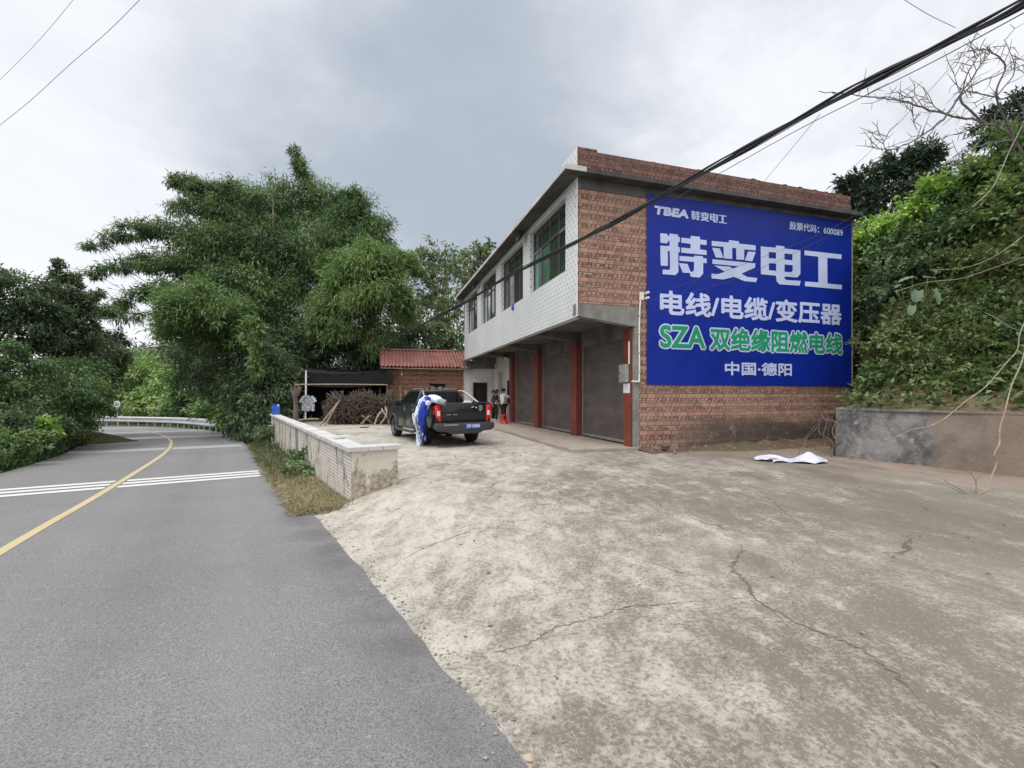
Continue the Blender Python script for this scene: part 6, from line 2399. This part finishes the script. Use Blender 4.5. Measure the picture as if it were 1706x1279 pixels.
# leafless tree leaning in from the right
bt = thing('bare_tree', 'leafless grey tree spreading bare twigs into the sky from the right', 'tree', at(1720, 330, 9.2))
bo = Vector(bt.location)
BR = [([(1740, 330, 9.4), (1690, 232, 9.2), (1640, 205, 9.0), (1577, 192, 8.9), (1520, 172, 8.7), (1480, 165, 8.6), (1430, 159, 8.5), (1364, 152, 8.4)], .026),
      ([(1640, 205, 9.0), (1600, 165, 8.8), (1620, 130, 8.7), (1640, 100, 8.6), (1650, 86, 8.6)], .022),
      ([(1690, 232, 9.2), (1660, 160, 9.0), (1675, 110, 8.9), (1648, 84, 8.8), (1617, 84, 8.8), (1590, 93, 8.8)], .022),
      ([(1577, 192, 8.9), (1545, 220, 8.8), (1510, 240, 8.7), (1475, 249, 8.6), (1449, 243, 8.6)], .020),
      ([(1577, 192, 8.9), (1610, 150, 8.8), (1660, 125, 8.8), (1710, 105, 8.8)], .020),
      ([(1740, 330, 9.4), (1700, 175, 9.1), (1665, 163, 9.0), (1620, 152, 8.9), (1597, 145, 8.9), (1588, 118, 8.9)], .020),
      ([(1600, 165, 8.8), (1612, 122, 8.7), (1630, 92, 8.6), (1612, 100, 8.6)], .014),
      ([(1520, 172, 8.7), (1522, 200, 8.7), (1530, 222, 8.7)], .010),
      ([(1500, 170, 8.7), (1497, 150, 8.6)], .009), ([(1518, 172, 8.7), (1525, 155, 8.7)], .009),
      ([(1475, 249, 8.6), (1470, 232, 8.6), (1460, 216, 8.6)], .009), ([(1577, 192, 8.9), (1555, 175, 8.8), (1540, 160, 8.8)], .010),
      ([(1640, 205, 9.0), (1605, 220, 8.9), (1560, 232, 8.8)], .014), ([(1690, 232, 9.2), (1640, 240, 9.0), (1600, 262, 8.9), (1590, 280, 8.9)], .014),
      ([(1660, 160, 9.0), (1690, 120, 8.9), (1680, 80, 8.9), (1672, 66, 8.9)], .012)]
for pts, r_ in BR:
    P = catmull([at(*p) for p in pts], 6)
    m = len(P)
    b = MB()
    b.tube([p - bo + Vector((0, 0, rng.normal(0, .012))) for p in P], [r_ * (1 - .75 * j / (m - 1)) for j in range(m)], 6)
    for j in range(3, m - 1):
        if rng.random() < .75:
            dv = Vector((rng.normal(-.2, 1), rng.normal(0, .5), rng.normal(.25, .8))).normalized()
            ln = .16 + .38 * rng.random()
            q0 = P[j] - bo
            q1 = q0 + dv * ln * .5 + Vector((0, 0, .02))
            q2 = q1 + (dv + Vector((rng.normal(0, .5), 0, rng.normal(.2, .4)))).normalized() * ln * .5
            b.tube([q0, q1, q2], [.007, .006, .003], 4, False)
            if rng.random() < .6:
                q3 = q1 + Vector((rng.normal(0, .6), 0, rng.normal(.2, .6))).normalized() * .14
                b.tube([q1, q3], [.005, .0025], 4, False)
    b.build('branch', 'twig', bt, True)
# bare vines hanging down to the yard
for pts, r_, lab in (
        ([(1740, 470, 8.6), (1702, 548, 8.4), (1695, 582, 8.3), (1676, 605, 8.3), (1642, 644, 8.3), (1608, 669, 8.2), (1574, 697, 8.2), (1546, 711, 8.2), (1521, 715, 8.2), (1500, 725, 8.25), (1474, 733, 8.3)], .010, 'long pale bare vine drooping diagonally across the retaining wall'),
        ([(1730, 470, 7.6), (1706, 590, 7.3), (1686, 640, 7.2), (1674, 686, 7.1), (1666, 713, 7.1), (1665, 739, 7.05), (1657, 755, 7.0), (1660, 772, 7.0), (1653, 791, 6.95), (1643, 816, 6.9), (1626, 822.5, 6.85)], .010, 'long pale bare vine hanging steeply down to the yard'),
        ([(1720, 385, 8.8), (1706, 392, 8.8), (1660, 425, 8.7), (1610, 445, 8.7), (1550, 450, 8.8)], .006, 'upper of two thin bare shoots reaching across the bank'),
        ([(1720, 425, 8.7), (1706, 428, 8.7), (1650, 448, 8.6), (1600, 464, 8.7), (1545, 470, 8.8), (1490, 486, 8.9)], .006, 'lower of two thin bare shoots reaching across the bank'),
        ([(1720, 170, 9.2), (1700, 215, 9.2), (1680, 255, 9.1), (1655, 310, 9.0), (1620, 345, 9.0)], .010, 'green bare stem curving down from the crest at the right'),
        ([(1640, 520, 8.7), (1660, 530, 8.6), (1690, 548, 8.5), (1720, 550, 8.5)], .006, 'short bare shoot joining the long vine from the left')):
    tag(MB().tube(catmull([at(*p) for p in pts], 6), r_, 6).build('bare_vine', 'bark_pale', None, True), lab, 'vine')
sprig = thing('dry_sprig', 'dry brown forked sprig standing on the yard before the retaining wall', 'sprig', at(1626, 822.5, 6.82))
so = Vector(sprig.location)
for pts in ([(1626, 823), (1626, 808), (1625, 800), (1618, 790), (1608, 785)], [(1625, 803), (1629, 796), (1633, 792)], [(1622, 795), (1617, 786)], [(1626, 822), (1608, 823), (1592, 816), (1575, 808), (1556, 805)], [(1612, 823), (1595, 812), (1580, 805), (1572, 798)], [(1626, 820), (1640, 815)]):
    MB().tube(catmull([at(a_, c_, 6.80) - so for a_, c_ in pts], 4), .006, 5).build('twig', 'wood', sprig, True)

# fallen leaves and specks on the yard, apron and road
N = 260
tq, uq = g.uniform(-1, 14, N), g.uniform(.2, 11, N)
P = np.array([(*tu(a, c_), 0) for a, c_ in zip(tq, uq)])
P[:, 2] = [z_yard(p[0], p[1]) + .006 for p in P]
D = g.normal(0, 1, (N, 3)) * np.array([1, 1, .05])
tag(leaf_object('fallen_leaves', P, D, .02 + .035 * g.random(N), .012 + .015 * g.random(N), g.random(N), 'grass', None, fold=.1, seed=8), kind='stuff')
